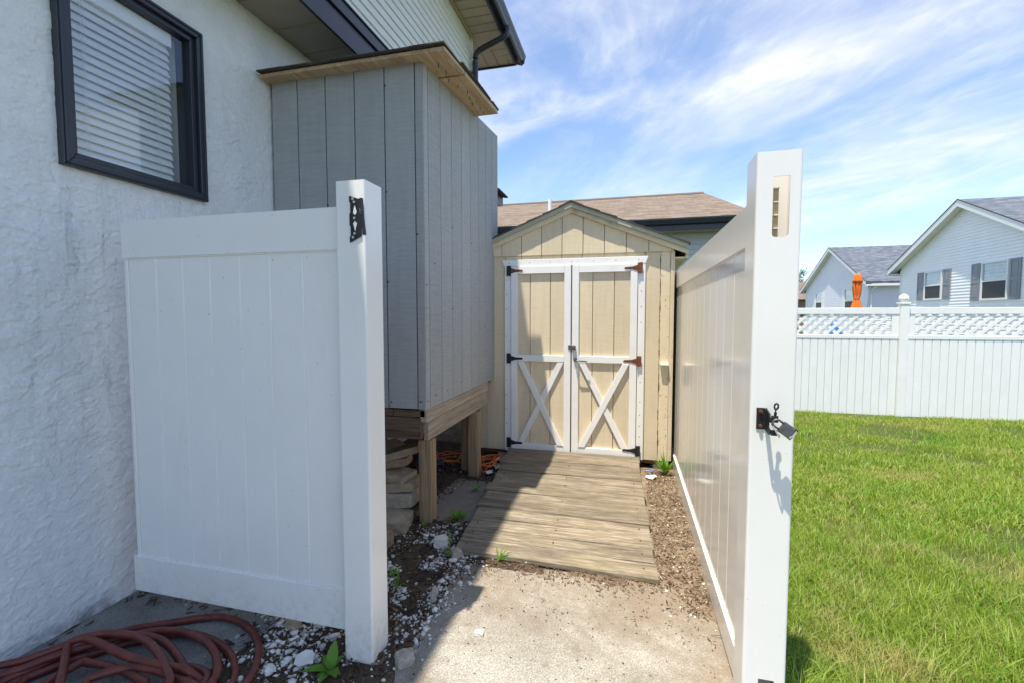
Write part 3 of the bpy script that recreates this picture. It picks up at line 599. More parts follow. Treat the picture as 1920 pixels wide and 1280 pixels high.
build(hollow_post(-1.098, -.971, 1.565, 1.692, -.06, 1.912, []), 'post', 'vinyl', lp, fix=False)
hinge = build(B().prism([(-1.034, 1.853), (-.985, 1.836), (-.985, 1.700), (-1.034, 1.677), (-1.034, 1.700), (-1.030, 1.703), (-1.030, 1.738), (-1.034, 1.742), (-1.034, 1.786), (-1.030, 1.790), (-1.030, 1.826), (-1.034, 1.83)], 1, 1.5595, 1.5640), 'gate_hinge', 'black_iron', lp, label='black steel gate hinge leaf near the post top')
build(B().tube([(-.979, 1.553, 1.838), (-.974, 1.551, 1.775)], .0075, 10).tube([(-.9735, 1.551, 1.773), (-.964, 1.549, 1.702)], .0068, 10), 'hinge_barrel', 'black_iron', hinge)
build(B().prism([(-.981, 1.800), (-.972, 1.796), (-.972, 1.779), (-.978, 1.777)], 1, 1.545, 1.557), 'broken_knuckle', 'zinc', hinge)
for zc, s_ in ((1.797, 1), (1.7405, -1)):
    build(B().prism([(-1.010, zc + .022 * s_), (-1.018, zc - .008 * s_), (-1.010, zc - .018 * s_), (-1.002, zc - .008 * s_)], 1, 1.5585, 1.5598), 'diamond_cutout', 'vinyl', hinge)
for (hx, hz) in ((-1.017, 1.840), (-1.011, 1.828), (-1.011, 1.768), (-1.011, 1.710), (-1.018, 1.696)):
    build(B().ycyl(hx, 1.555, 1.5598, hz, .0052, 8), 'screw', 'zinc', hinge)

# ================================================================== RIGHT VINYL FENCE SECTION
rp = thing('vinyl_fence_section', (.43, 3.1, 0), 'long white vinyl fence run with slotted latch post ending at the shed', 'fence')
PX0, PX1, PY0, PY1 = .370, .496, 1.556, 1.682
build(hollow_post(PX0, PX1, PY0, PY1, -.10, 1.893, [(.4165, .4625, 1.637, 1.818), (.4165, .4625, .075, .243)]), 'post', 'vinyl', rp, fix=False, label='tall white latch post with routed slots')
M['amber'] = m_plain('amber_lit_vinyl', (.62, .43, .19), .4, .15, 30, bump=.1)  # amber of light bouncing inside the hollow post, put into the vinyl colour
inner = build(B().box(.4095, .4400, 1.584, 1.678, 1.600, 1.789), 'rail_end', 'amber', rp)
for zz in (1.665, 1.705, 1.745, 1.786): build(B().box(.410, .4395, 1.574, 1.5835, zz, zz + .003), 'rail_rib', 'vinyl', inner)
FX = .408
y = 1.684; k = 0
while y < 6.1:
    build(B().box(FX + .011, FX + .033, y, min(y + .19, 6.15), .10, 1.68), 'board', 'vinyl_board', rp, bev=.004); y += .19
build(B().box(FX, FX + .044, 1.683, 6.15, 1.642, 1.802), 'top_rail', 'vinyl', rp, bev=.006, seg=2)
build(B().box(FX, FX + .044, 1.683, 6.15, .010, .142), 'bottom_rail', 'vinyl', rp, bev=.006, seg=2)
build(B().box(.37, .497, 6.15, 6.277, -.3, 1.893), 'post', 'vinyl', rp, bev=.006)
la = build(B().box(.3885, .4125, 1.5525, 1.5558, 1.050, 1.117), 'gate_latch', 'black_iron', rp, bev=.001, label='black steel gate latch with rusty screws')
build(B().prism([(1.5558, 1.050), (1.5558, 1.117), (1.512, 1.106), (1.505, 1.098), (1.505, 1.083), (1.524, 1.078), (1.524, 1.064), (1.505, 1.060), (1.508, 1.046), (1.52, 1.042)], 0, .4135, .4175), 'latch_jaw', 'black_iron', la)
build(B().box(.4176, .436, 1.5048, 1.5085, 1.083, 1.103), 'latch_keeper', 'black_iron', la)
build(B().box(.4176, .434, 1.5058, 1.509, 1.043, 1.060), 'latch_keeper', 'black_iron', la)
build(B().tube([(.427, 1.512, 1.085), (.430, 1.512, 1.112), (.430, 1.512, 1.121)], .004, 8).tube(catmull([(.430, 1.512, 1.120), (.4265, 1.512, 1.127), (.4275, 1.512, 1.135), (.432, 1.512, 1.139), (.4365, 1.512, 1.135), (.436, 1.512, 1.127), (.430, 1.512, 1.120)], 4), .0028, 7), 'latch_pin', 'black_iron', la, smooth=True)
build(B().tube(catmull([(.416, 1.513, 1.088), (.424, 1.497, 1.066), (.433, 1.490, 1.047), (.437, 1.493, 1.0445), (.438, 1.505, 1.047)], 5), .0024, 7), 'latch_wire', 'zinc', la, smooth=True)
for zz in (1.106, 1.061): build(B().ycyl(.4, 1.5465, 1.5526, zz, .0058, 10).ycyl(.4, 1.5445, 1.5466, zz, .004, 8), 'screw', 'rust', la)
# padlock hanging from the latch
ax = Vector((.80, -.12, -.58)).normalized(); bx_ = Vector((.58, 0, .80)); bx_ = (bx_ - ax * bx_.dot(ax)).normalized(); cx_ = ax.cross(bx_)
PO = Vector((.4395, 1.4995, 1.0765))
def pl(a, b_, c): return tuple(PO + ax * a + bx_ * b_ + cx_ * c)
pk = thing('padlock', tuple(PO), 'laminated steel padlock hanging tilted from the black gate latch', 'padlock')
b = B(); nl = 8
for q in range(nl):
    a0 = .004 + q * .0040; h_ = .0175 + (.0006 if q % 2 else 0); c_ = .0105 + (.0005 if q % 2 else 0)
    ch = .004
    oc = [(-h_ + ch, -c_), (h_ - ch, -c_), (h_, -c_ + ch), (h_, c_ - ch), (h_ - ch, c_), (-h_ + ch, c_), (-h_, c_ - ch), (-h_, -c_ + ch)]
    b.add([pl(a0, u, v_) for u, v_ in oc] + [pl(a0 + .0038, u, v_) for u, v_ in oc], [tuple(range(7, -1, -1)), tuple(range(8, 16))] + [(i, (i + 1) % 8, 8 + (i + 1) % 8, 8 + i) for i in range(8)])
build(b, 'lock_body', 'steel', pk)
b = B(); oc = [(-.0185, -.0115), (.0185, -.0115), (.0185, .0115), (-.0185, .0115)]
b.add([pl(.0365, u, v_) for u, v_ in oc] + [pl(.0435, u, v_) for u, v_ in oc], [(3, 2, 1, 0), (4, 5, 6, 7), (0, 1, 5, 4), (1, 2, 6, 5), (2, 3, 7, 6), (3, 0, 4, 7)])
bumper = build(b, 'bumper', 'black', pk, bev=.0012)
build(B().tube([pl(.006, -.011, 0), pl(-.008, -.011, 0)] + [pl(-.010 - .011 * math.sin(R(a_)), -.011 * math.cos(R(a_)), 0) for a_ in range(0, 181, 20)] + [pl(-.008, .011, 0), pl(.006, .011, 0)], .0033, 8), 'shackle', 'steel', pk, smooth=True)
fc = bpy.data.curves.new('lettering', 'FONT'); fc.body = 'Master'; fc.size = .0105; fc.extrude = .0002; fc.align_x = 'CENTER'; fc.align_y = 'CENTER'
fo = bpy.data.objects.new('lettering_curve', fc); COL.objects.link(fo)
dg = bpy.context.evaluated_depsgraph_get(); fme = bpy.data.meshes.new_from_object(fo.evaluated_get(dg)); bpy.data.objects.remove(fo)
s_ = 1 if cx_.y < 0 else -1
nrm = cx_ * s_; upv = -ax; rgt = upv.cross(nrm)
mt = Matrix((rgt, upv, nrm)).transposed().to_4x4(); fme.transform(Matrix.Translation(ax * .040 + nrm * .0119) @ mt)
fme.materials.clear(); link('lettering', fme, 'white_far', pk)

# ================================================================== SHED
sh = thing('garden_shed', (-.525, 5.2, .05), 'tan gabled garden shed with white cross-braced double doors', 'shed')
SY = 4.33; SX0, SX1 = -1.43, .378; SYB = 6.6; EAVE = 1.97; PK = 2.43
def roof_z(x): return PK - (abs(x + .525)) * .402
gy = [-1.43, -1.39, -1.194, -1.0, -.806, -.612, -.418, -.224, -.030, .164, .358]
# lower boards beside the doors
for a, b_ in ((-1.427, -1.36), (-1.355, -1.166), (.141, .2675), (.2705, .352)):
    build(B().box(a, b_, SY - .012, SY, .085, 1.975), 'board', 'tan_board', sh, bev=.0015)
for a, b_ in ((-1.004, -.811), (-.811, -.617), (-.617, -.424), (-.424, -.227), (-.227, -.033), (-.033, .139), (-1.16, -1.004)):
    build(B().box(a + .004, b_ - .004, SY - .012, SY, 1.925, 1.975), 'board', 'tan_board', sh)
build(B().box(SX0, SX1, SY + .001, SYB, .085, 1.985), 'body', 'tan_board', sh)
build(B().prism([(SX0, 1.986), (SX1, 1.986), (SX1, roof_z(SX1) - .035), (-.525, PK - .035), (SX0, roof_z(SX0) - .035)], 1, SY + .001, SYB), 'gable_core', 'tan_dark', sh)
build(B().box(.354, .3785, SY - .020, SY + .0, .09, 1.97).box(.3785, .388, SY - .020, SY + .08, .09, 1.97), 'corner_board', 'tan_trim', sh, bev=.002)
# crack with rot along the right-hand joint
zz = .12
while zz < 1.93:
    L_ = rnd.uniform(.08, .42); n_ = max(3, int(L_ / .012)); l0, r0 = [], []
    for k in range(n_ + 1):
        z = min(zz + L_ * k / n_, 1.93); w_ = (.0005 + .0050 * abs(math.sin(z * 31) * math.sin(z * 13 + 1)) + rnd.uniform(0, .0028)) * min(1, 3 * k / n_, 3 * (n_ - k) / n_ + .05); xc = .269 + .0022 * math.sin(z * 9) + rnd.uniform(-.0008, .0008); l0.append((xc - w_, z)); r0.append((xc + w_, z))
    build(B().prism(l0 + r0[::-1], 1, SY - .0128, SY - .006), 'rotten_crack', 'rot', sh, fix=False); zz += L_ + rnd.uniform(0, .03)
b = B()
for q in range(46):
    xx = rnd.choice((rnd.gauss(.335, .006), rnd.uniform(.28, .35), rnd.gauss(.27, .01))); z = rnd.uniform(.15, 1.9); b.box(xx, xx + rnd.uniform(.002, .006), SY - .0127, SY - .0121, z, z + rnd.uniform(.003, .014))
build(b, 'paint_flakes', 'rot', sh)
# gable boards, proud of the wall below
for a, b_ in zip(gy[:-1], gy[1:]):
    za, zb = roof_z(a) - .045, roof_z(b_) - .045
    poly = [(a + .003, 1.968), (b_ - .003, 1.968), (b_ - .003, zb)]
    if a < -.525 < b_: poly.append((-.525, PK - .045))
    poly.append((a + .003, za)); build(B().prism(poly, 1, SY - .030, SY - .016), 'gable_board', 'tan_board', sh, bev=.0012)
build(B().box(.36, .375, SY - .030, SY - .016, 1.968, roof_z(.375) - .045), 'gable_board', 'tan_board', sh)
build(B().prism([(SX0, 1.972), (SX1, 1.972), (SX1, roof_z(SX1) - .047), (-.525, PK - .047), (SX0, roof_z(SX0) - .047)], 1, SY - .0155, SY - .0005), 'gable_backing', 'tan_dark', sh)
# rake boards, roof deck, drip edge
YF = SY - .064
for sgn in (-1, 1):
    xe = -.525 + sgn * 1.02
    def q4(off0, off1, y0, y1, m_, nm, x0=-.525, x1=xe):
        build(B().prism([(x0, roof_z(x0) - off0), (x1, roof_z(x1) - off0), (x1, roof_z(x1) - off1), (x0, roof_z(x0) - off1)], 1, y0, y1), nm, m_, sh)
    q4(.006, .032, SY - .070, SYB + .05, 'tan_trim', 'roof_deck')
    q4(.033, .086, SY - .056, SY - .0305, 'tan_trim', 'rake_board')
    q4(-.004, .040, YF - .016, YF - .004, 'olive_trim', 'drip_edge')
    build(B().box(min(xe, xe - sgn * .02), max(xe, xe - sgn * .02), SY - .033, SYB, roof_z(xe) - .12, roof_z(xe) - .034), 'eave_fascia', 'tan_trim', sh)
    build(B().box(min(xe - sgn * .021, -.525 + sgn * .906), max(xe - sgn * .021, -.525 + sgn * .906), SY - .033, SYB, roof_z(xe) - .118, roof_z(xe) - .106), 'eave_soffit', 'tan_trim', sh)
    for rw in range(7):
        xa = xe + sgn * .02 - sgn * rw * .155; xb = xa - sgn * .20
        if sgn * (xb + .525) < 0: xb = -.525
        yy = YF - .022 - rnd.uniform(0, .012); first = True
        while yy < SYB:
            y2 = min(yy + (rnd.uniform(.12, .3) if first else .33), SYB + .06); first = False; j = rnd.uniform(0, .008)
            p0 = (xa - sgn * j, roof_z(xa) + .006 + .004); p1 = (xb, roof_z(xb) + .001)
            build(B().prism([(p0[0], p0[1] - .008), (p0[0], p0[1] + .006 + rnd.uniform(0, .006)), (p1[0], p1[1] + .006), (p1[0], p1[1] - .0005)], 1, yy, y2 - .003), 'shingle', 'shingle_dk', sh); yy = y2
yy = YF - .02
while yy < SYB: build(B().prism([(-.525, PK + .022), (-.41, roof_z(-.41) + .018), (-.41, roof_z(-.41) + .010), (-.525, PK + .012), (-.64, roof_z(-.64) + .010), (-.64, roof_z(-.64) + .018)], 1, yy, yy + .2), 'ridge_shingle', 'shingle_dk', sh); yy += .205
# casing, lintel
build(B().prism([(-1.192, 1.930), (.163, 1.930), (.140, 1.866), (-1.170, 1.866)], 1, SY - .036, SY - .0125), 'lintel', 'white_paint', sh, bev=.002)
build(B().box(-1.165, -1.102, SY - .034, SY - .0005, .085, 1.865), 'casing', 'white_paint', sh, bev=.002)
build(B().box(.077, .140, SY - .034, SY - .0005, .085, 1.865), 'casing', 'white_paint', sh, bev=.002)
def brace(x0, x1, zb, zt, wd, y0, y1, par, rise):
    # parallelogram between the bottom and middle rails, cut level at both ends
    run = (x1 - x0); w_ = wd * math.hypot(run, zt - zb) / (zt - zb)
    pts = [(x0, zb), (x0 + w_, zb), (x1, zt), (x1 - w_, zt)] if rise else [(x0, zt), (x1 - w_, zb), (x1, zb), (x0 + w_, zt)]
    build(B().prism(pts, 1, y0, y1), 'cross_brace', 'white_paint', par, bev=.002)
DY = SY - .014
for dx0, dx1, dz, grooves, side, topz in ((-1.098, -.524, 0, (-.914, -.720), -1, 1.862), (-.512, .073, .0, (-.325, -.130), 1, 1.862)):
    door = build(B().box(dx0, dx1, DY - .004, DY + .0125, .105, topz), 'door', 'tan_dark', sh, label='left shed door with white cross brace' if side < 0 else 'right shed door with white cross brace and handle')
    e = [dx0, *grooves, dx1]
    for a, b_ in zip(e[:-1], e[1:]): build(B().box(a + .0035, b_ - .0035, DY - .014, DY - .0045, .108, topz - .004), 'door_board', 'tan_board', door, bev=.0012)
    T0, T1 = DY - .036, DY - .0145
    sw = .062
    build(B().box(dx0, dx0 + sw, T0, T1, .1, topz), 'stile', 'white_paint', door, bev=.002); build(B().box(dx1 - sw, dx1, T0, T1, .1, topz), 'stile', 'white_paint', door, bev=.002)
    for za, zb in ((topz - .066, topz), (.968, 1.030), (.1, .170)): build(B().box(dx0 + sw + .001, dx1 - sw - .001, T0, T1, za, zb), 'rail', 'white_paint', door, bev=.002)
    for rise in (True, False):
        top = (rise == (side > 0)); brace(dx0 + sw + .002, dx1 - sw - .002, .172, .966, .052, T0 - (.006 if top else -.002), T1 - .0003, door, rise)
    for q in range(3):
        zc = (1.826, .993, .172)[q]; hm = 'rust' if (side > 0 and q < 2) else ('black_iron' if q == 2 or side < 0 else 'rust'); xo = dx0 - .003 if side < 0 else dx1 + .003; s_ = 1 if side < 0 else -1
        hp = build(B().box(min(xo - s_ * .040, xo - s_ * .008), max(xo - s_ * .040, xo - s_ * .008), T0 - .004, T0 - .0005, zc - .048, zc + .048), 'hinge', hm, door, bev=.001, label='rusty strap hinge' if hm == 'rust' else 'black strap hinge')
        build(B().tube([(xo - s_ * .002, T0 - .006, zc - .045), (xo - s_ * .002, T0 - .006, zc + .045)], .006, 8), 'hinge_pin', hm, hp)
        sm = 'rust' if hm == 'rust' or (side < 0 and q < 1) else hm
        build(B().prism([(xo + s_ * .004, zc + .026), (xo + s_ * .05, zc + .012), (xo + s_ * .112, zc + .009), (xo + s_ * .120, zc), (xo + s_ * .112, zc - .009), (xo + s_ * .05, zc - .012), (xo + s_ * .004, zc - .026)], 1, T0 - .0045, T0 - .0005), 'hinge_strap', sm, hp)
        for q2 in (.03, .07, .103): build(B().ycyl(xo + s_ * q2, T0 - .0065, T0 - .0044, zc, .004, 7), 'screw', 'black_iron', hp)
    if side < 0:
        hs = build(B().box(-.545, -.484, T0 - .007, T0 - .0005, 1.088, 1.132), 'hasp', 'steel', door, bev=.001)
        build(B().box(-.512, -.474, T0 - .026, T0 - .0075, 1.087, 1.127).ycyl(-.49, T0 - .034, T0 - .0255, 1.107, .012, 10), 'hasp_staple', 'steel', hs, bev=.001)
    else:
        hd = build(B().ycyl(-.476, T0 - .018, T0 - .0005, .995, .018, 14), 'handle', 'steel', door)
        build(B().tube([(-.476, T0 - .018, .995), (-.476, T0 - .045, .994), (-.46, T0 - .052, .992), (-.365, T0 - .050, .984)], [.008, .008, .007, .005], 8), 'lever', 'steel', hd, smooth=True)
for (nx_, zs_) in ((-1.145, (1.74, 1.60, 1.46, 1.2, .78, .64, .5, .35)), (.108, (1.62, 1.48, 1.34, .8, .62, .5, .4, .3))):
    for z in zs_: build(B().ycyl(nx_, SY - .0352, SY - .0335, z, .0042, 7), 'nail_head', 'rot', sh)
for q in range(7): build(B().ycyl(-1.12 + q * .2, SY - .0372, SY - .0355, 1.90, .004, 7), 'nail_head', 'rot', sh)
build(B().box(.278, .350, SY - .060, SY - .0125, .961, .978), 'bracket_ledge', 'white_paint', sh, bev=.002)
build(B().box(SX0 + .02, SX1 - .01, SY + .02, SY + .11, .045, .0845), 'skid', 'rot', sh)
for xx in (-1.25, -.45, .235): build(B().box(xx, xx + .11, SY + .012, SY + .25, -.04, .0445), 'footing_block', 'block', sh, bev=.004)

# ================================================================== RAMP
rm = thing('wooden_ramp', (-.46, 3.3, 0), 'weathered grey plank ramp leading up to the shed doors', 'ramp')
n = 13
pL0, pL1 = Vector((-.985, 2.452)), Vector((-1.105, 4.255)); pR0, pR1 = Vector((.168, 2.42)), Vector((.104, 4.275))
def rampz(f): return .042 + f * .080
for i in range(n):
    f0, f1 = i / n + .0020, (i + 1) / n - .0020
    a = pL0.lerp(pL1, f0); b_ = pR0.lerp(pR1, f0); c = pR0.lerp(pR1, f1); d = pL0.lerp(pL1, f1)
    jl = rnd.uniform(-.014, .014); jr = rnd.uniform(-.006, .006); dz = rnd.uniform(-.003, .003); lift = .022 if i == 10 else 0
    z0, z1 = rampz(f0) + dz, rampz(f1) + dz + rnd.uniform(-.002, .002); th = .034
    b = B(); seg = 7
    for k in range(seg):
        u0, u1 = k / seg, (k + 1) / seg
        def P_(p, q, u, z, s_): return (p.x + jl + (q.x + jr - p.x - jl) * u, p.y + (q.y - p.y) * u, z + lift * max(0, .3 - u) / .3)
        wv = [.0022 * math.sin(i * 2.1 + 5 * u) for u in (u0, u1)]
        top = [P_(a, b_, u0, z0 + wv[0], 0), P_(a, b_, u1, z0 + wv[1], 0), P_(d, c, u1, z1 + wv[1], 0), P_(d, c, u0, z1 + wv[0], 0)]
        bot = [(p[0], p[1], p[2] - th) for p in top]
        fs = [(3, 2, 1, 0), (4, 5, 6, 7), (0, 1, 5, 4), (2, 3, 7, 6)] + ([(3, 0, 4, 7)] if k == 0 else []) + ([(1, 2, 6, 5)] if k == seg - 1 else [])
        b.add(bot + top, fs)
    bm = None
    o = build(b, 'plank', 'ramp', rm)
    bm = bmesh.new(); bm.from_mesh(o.data); bmesh.ops.remove_doubles(bm, verts=bm.verts, dist=.0001)
    e_ = [e for e in bm.edges if len(e.link_faces) == 2 and e.calc_face_angle(0) > R(50)]; bmesh.ops.bevel(bm, geom=e_, offset=.006, segments=1, affect='EDGES'); bm.to_mesh(o.data); bm.free()
for i in range(n):
    f = (i + .5) / n
    for u in (.06, .5, .94):
        q = pL0.lerp(pL1, f).lerp(pR0.lerp(pR1, f), u); build(B().tube([(q.x, q.y + rnd.uniform(-.03, .03), rampz(f) - .01), (q.x, q.y, rampz(f) + .0042)], .0042, 6), 'nail_head', 'rust', rm)
for xx in (-.93, -.42, .06): build(B().prism([(2.49, .0), (4.22, .0), (4.22, .085), (2.49, .010)], 0, xx, xx + .04), 'stringer', 'beam_y', rm)

# ================================================================== LOOSE THINGS UNDER AND BESIDE THE BOX
def rock(c, size, name, mat, label, cat, rot=(0, 0, 0), rough=.10, group=None, cut=2, seed=0, chip=True):
    rr = random.Random(seed); bm = bmesh.new(); bmesh.ops.create_cube(bm, size=1); bmesh.ops.subdivide_edges(bm, edges=bm.edges, cuts=cut, use_grid_fill=True)
    for v_ in bm.verts:
        for k in range(3):
            v_.co[k] = v_.co[k] * size[k]
    mn = min(size)
    for v_ in bm.verts:
        corner = sum(abs(abs(v_.co[k]) - size[k] / 2) < 1e-5 for k in range(3))
        f = (.06 if corner == 3 else .022 if corner == 2 else 0) * (1 if chip else .4)
        for k in range(3): v_.co[k] += rr.uniform(-1, 1) * rough * mn * .32 - math.copysign(f * mn * rr.uniform(.4, 1.6), v_.co[k])
    me = bpy.data.meshes.new(name); bm.to_mesh(me); bm.free()
    o = link(name, me, mat); o.location = c; o.rotation_euler = tuple(R(a_) for a_ in rot); WO[o.name] = np.array(c); return tag(o, label, cat, group)
GP = 'pavers stacked beside the enclosure post'
rock((-1.54, 2.42, .055), (.30, .22, .11), 'paver', 'brick_p', 'reddish brown paver at the front of the pile beside the vinyl post', 'paver', (2, -3, -28), .07, GP, seed=1)
rock((-1.50, 2.66, .060), (.26, .20, .08), 'paver', 'paver', 'flat broken tan slab behind the reddish paver at the pile foot', 'paver', (4, 6, 12), .14, GP, seed=2)
rock((-1.545, 2.83, .150), (.28, .17, .105), 'paver', 'block', 'pale grey paver with mossy edge low in the pile', 'paver', (0, -4, 4), .06, GP, seed=3)
rock((-1.56, 2.84, .236), (.32, .19, .058), 'paver', 'paver', 'thin grey paver lying across the pale block', 'paver', (1, -6, 6), .07, GP, seed=4)
rock((-1.60, 2.86, .300), (.30, .19, .050), 'paver', 'paver', 'mossy brown paver in the middle of the pile', 'paver', (3, 5, -8), .10, GP, seed=5)
rock((-1.63, 2.90, .362), (.28, .17, .055), 'paver', 'brick_p', 'small tilted brown paver near the pile top', 'paver', (-4, -10, 14), .12, GP, seed=6)
rock((-1.60, 2.92, .425), (.34, .17, .05), 'paver', 'paver', 'topmost tan paver sticking out of the pile under the beam', 'paver', (-2, -14, 24), .09, GP, seed=7)
rock((-1.72, 2.84, .11), (.18, .20, .20), 'paver', 'paver', 'tan rubble block tucked under the pale grey paver', 'paver', (0, 4, 10), .10, GP, seed=17)
rock((-1.80, 2.90, .28), (.18, .18, .17), 'paver', 'brick_p', 'brown rubble block at the hidden back of the pile', 'paver', (0, 0, 0), .10, GP, seed=18)
rock((-2.08, 3.27, .215), (.20, .12, .44), 'standing_stone', 'paver', 'tan slab standing on end under the enclosure floor', 'stone slab', (4, -5, 10), .10, seed=8)
# hollow concrete block leaning on its end
hb = thing('concrete_block', (-1.90, 3.36, 0), 'hollow concrete block leaning on end under the enclosure', 'concrete block')
b = B(); L_, W_, H_ = .39, .09, .19
b.box(0, L_, 0, .028, 0, H_).box(0, L_, W_ + .05 - .028, W_ + .05, 0, H_)
for a_ in (0, L_ / 2 - .015, L_ - .03): b.box(a_, a_ + .03, .0281, W_ + .0219, 0, H_)
ob = build(b, 'block_shell', 'block', None, bev=.003); ob.parent = hb; ob.location = (.06, .02, .195); ob.rotation_euler = (R(90), R(-72), R(-20))
# orange cord pile
def cordpath(cx, cy, rx, ry, n_, z0, seed):
    rr = random.Random(seed); pts = []
    a_ = rr.uniform(0, 6)
    for i in range(n_):
        a_ += rr.uniform(.5, 1.15); k = rr.uniform(.35, 1); pts.append((min(cx + rx * k * math.cos(a_), -1.135), cy + ry * k * math.sin(a_), z0 + rr.uniform(0, .085)))
    return catmull(pts, 6)
tag(build(B().tube(cordpath(-1.235, 3.99, .15, .22, 40, .022, 3), .0042, 6), 'extension_cord', 'orange_cord', smooth=True), 'tangled orange extension cord heaped between the ramp and the rear enclosure post', 'cord')
tag(build(B().tube(cordpath(-1.62, 4.02, .25, .24, 30, .02, 9), .0042, 6), 'extension_cord', 'orange_cord', smooth=True), 'loose orange cord in the shade behind the enclosure posts', 'cord')
t_ = m_plain('blue_wire', (.05, .13, .32), .5, .2, 20); M['blue_wire'] = t_
tag(build(B().tube(cordpath(-1.78, 3.86, .18, .12, 18, .02, 15), .006, 6), 'blue_rope', 'blue_wire', smooth=True), 'dull blue rope lying in the dark under the enclosure', 'rope')
def scrap(c, w_, l_, rot, name, label, cat, mat='paper', seed=0, th=.004, group=None):
    rr = random.Random(seed); n_ = 8; pts = [((.5 * w_ * rr.uniform(.45, 1.1)) * math.cos(2 * math.pi * k / n_), (.5 * l_ * rr.uniform(.45, 1.1)) * math.sin(2 * math.pi * k / n_)) for k in range(n_)]
    b = B(); zt_ = [rr.uniform(0, .012) for _ in pts]
    b.add([(x, y, z - th) for (x, y), z in zip(pts, zt_)] + [(x, y, z) for (x, y), z in zip(pts, zt_)] + [(0, 0, -th + .006), (0, 0, .006)], [(i, (i + 1) % n_, n_ + (i + 1) % n_, n_ + i) for i in range(n_)] + [(n_ + i, n_ + (i + 1) % n_, 2 * n_ + 1) for i in range(n_)] + [((i + 1) % n_, i, 2 * n_) for i in range(n_)])
    o = build(b, name, mat, None); o.location = c; o.rotation_euler = tuple(R(a_) for a_ in rot); return tag(o, label, cat, group)
GS = 'pale scraps on the ground'
scrap((-1.135, 3.93, .035), .09, .15, (8, -14, 30), 'plaster_scrap', 'white scrap beside the orange cord at the ramp edge', 'scrap', seed=1, group=GS)
scrap((-1.165, 3.79, .03), .07, .13, (-4, 10, -20), 'plaster_scrap', 'white scrap at the foot of the rear enclosure post', 'scrap', seed=2, group=GS)
scrap((-1.16, 4.12, .04), .13, .09, (8, 5, 0), 'plaster_scrap', 'white scrap nearest the shed door casing', 'scrap', seed=3, group=GS)
scrap((-1.235, 1.498, .028), .10, .12, (5, -7, 40), 'plaster_scrap', 'torn white flake on the mulch left of the vinyl post', 'scrap', seed=4, group=GS)
scrap((-1.345, 1.435, .018), .045, .07, (4, 2, 60), 'plaster_scrap', 'small white chip lying against the outer hose loop', 'scrap', seed=5, group=GS)
scrap((-1.43, 1.68, .02), .09, .09, (2, 6, 0), 'plaster_scrap', 'tan crumbly chunk under the vinyl panel', 'scrap', 'paver', seed=6, th=.02, group=GS)
scrap((.205, 4.00, .03), .13, .10, (6, -8, 0), 'plastic_scrap', 'crumpled white plastic beside the weed at the shed corner', 'scrap', seed=8, group=GS)
scrap((.205, 4.16, .03), .09, .05, (16, -8, 0), 'plastic_scrap', 'crumpled blue wrapper under the shed edge', 'scrap', 'blue_wire', seed=9, group=GS)
rock((-.905, 2.005, .030), (.030, .022, .105), 'stone_shard', 'block', 'pale stone shard standing upright in the gravel', 'stone', (8, 10, 20), .12, seed=21)
rock((-1.085, 2.52, .030), (.085, .07, .065), 'white_stone', 'stone', 'rounded white stone at the corner of the ramp', 'stone', (0, 0, 20), .2, seed=22, cut=3)
rock((-.955, 2.43, .025), (.06, .06, .05), 'stone_lump', 'block', 'small tan lump below the ramp front corner', 'stone', (0, 9, 40), .2, seed=23, cut=3)
rock((-.62, 1.85, .006), (.04, .03, .02), 'white_stone', 'stone', 'single white pebble on the sunlit concrete', 'stone', (0, 0, 10), .2, seed=24, cut=3)
rock((-.86, 1.62, .016), (.07, .06, .05), 'stone_lump', 'block', 'grey stone lump at the edge of the sunlit concrete', 'stone', (0, 9, 40), .2, seed=25, cut=3)
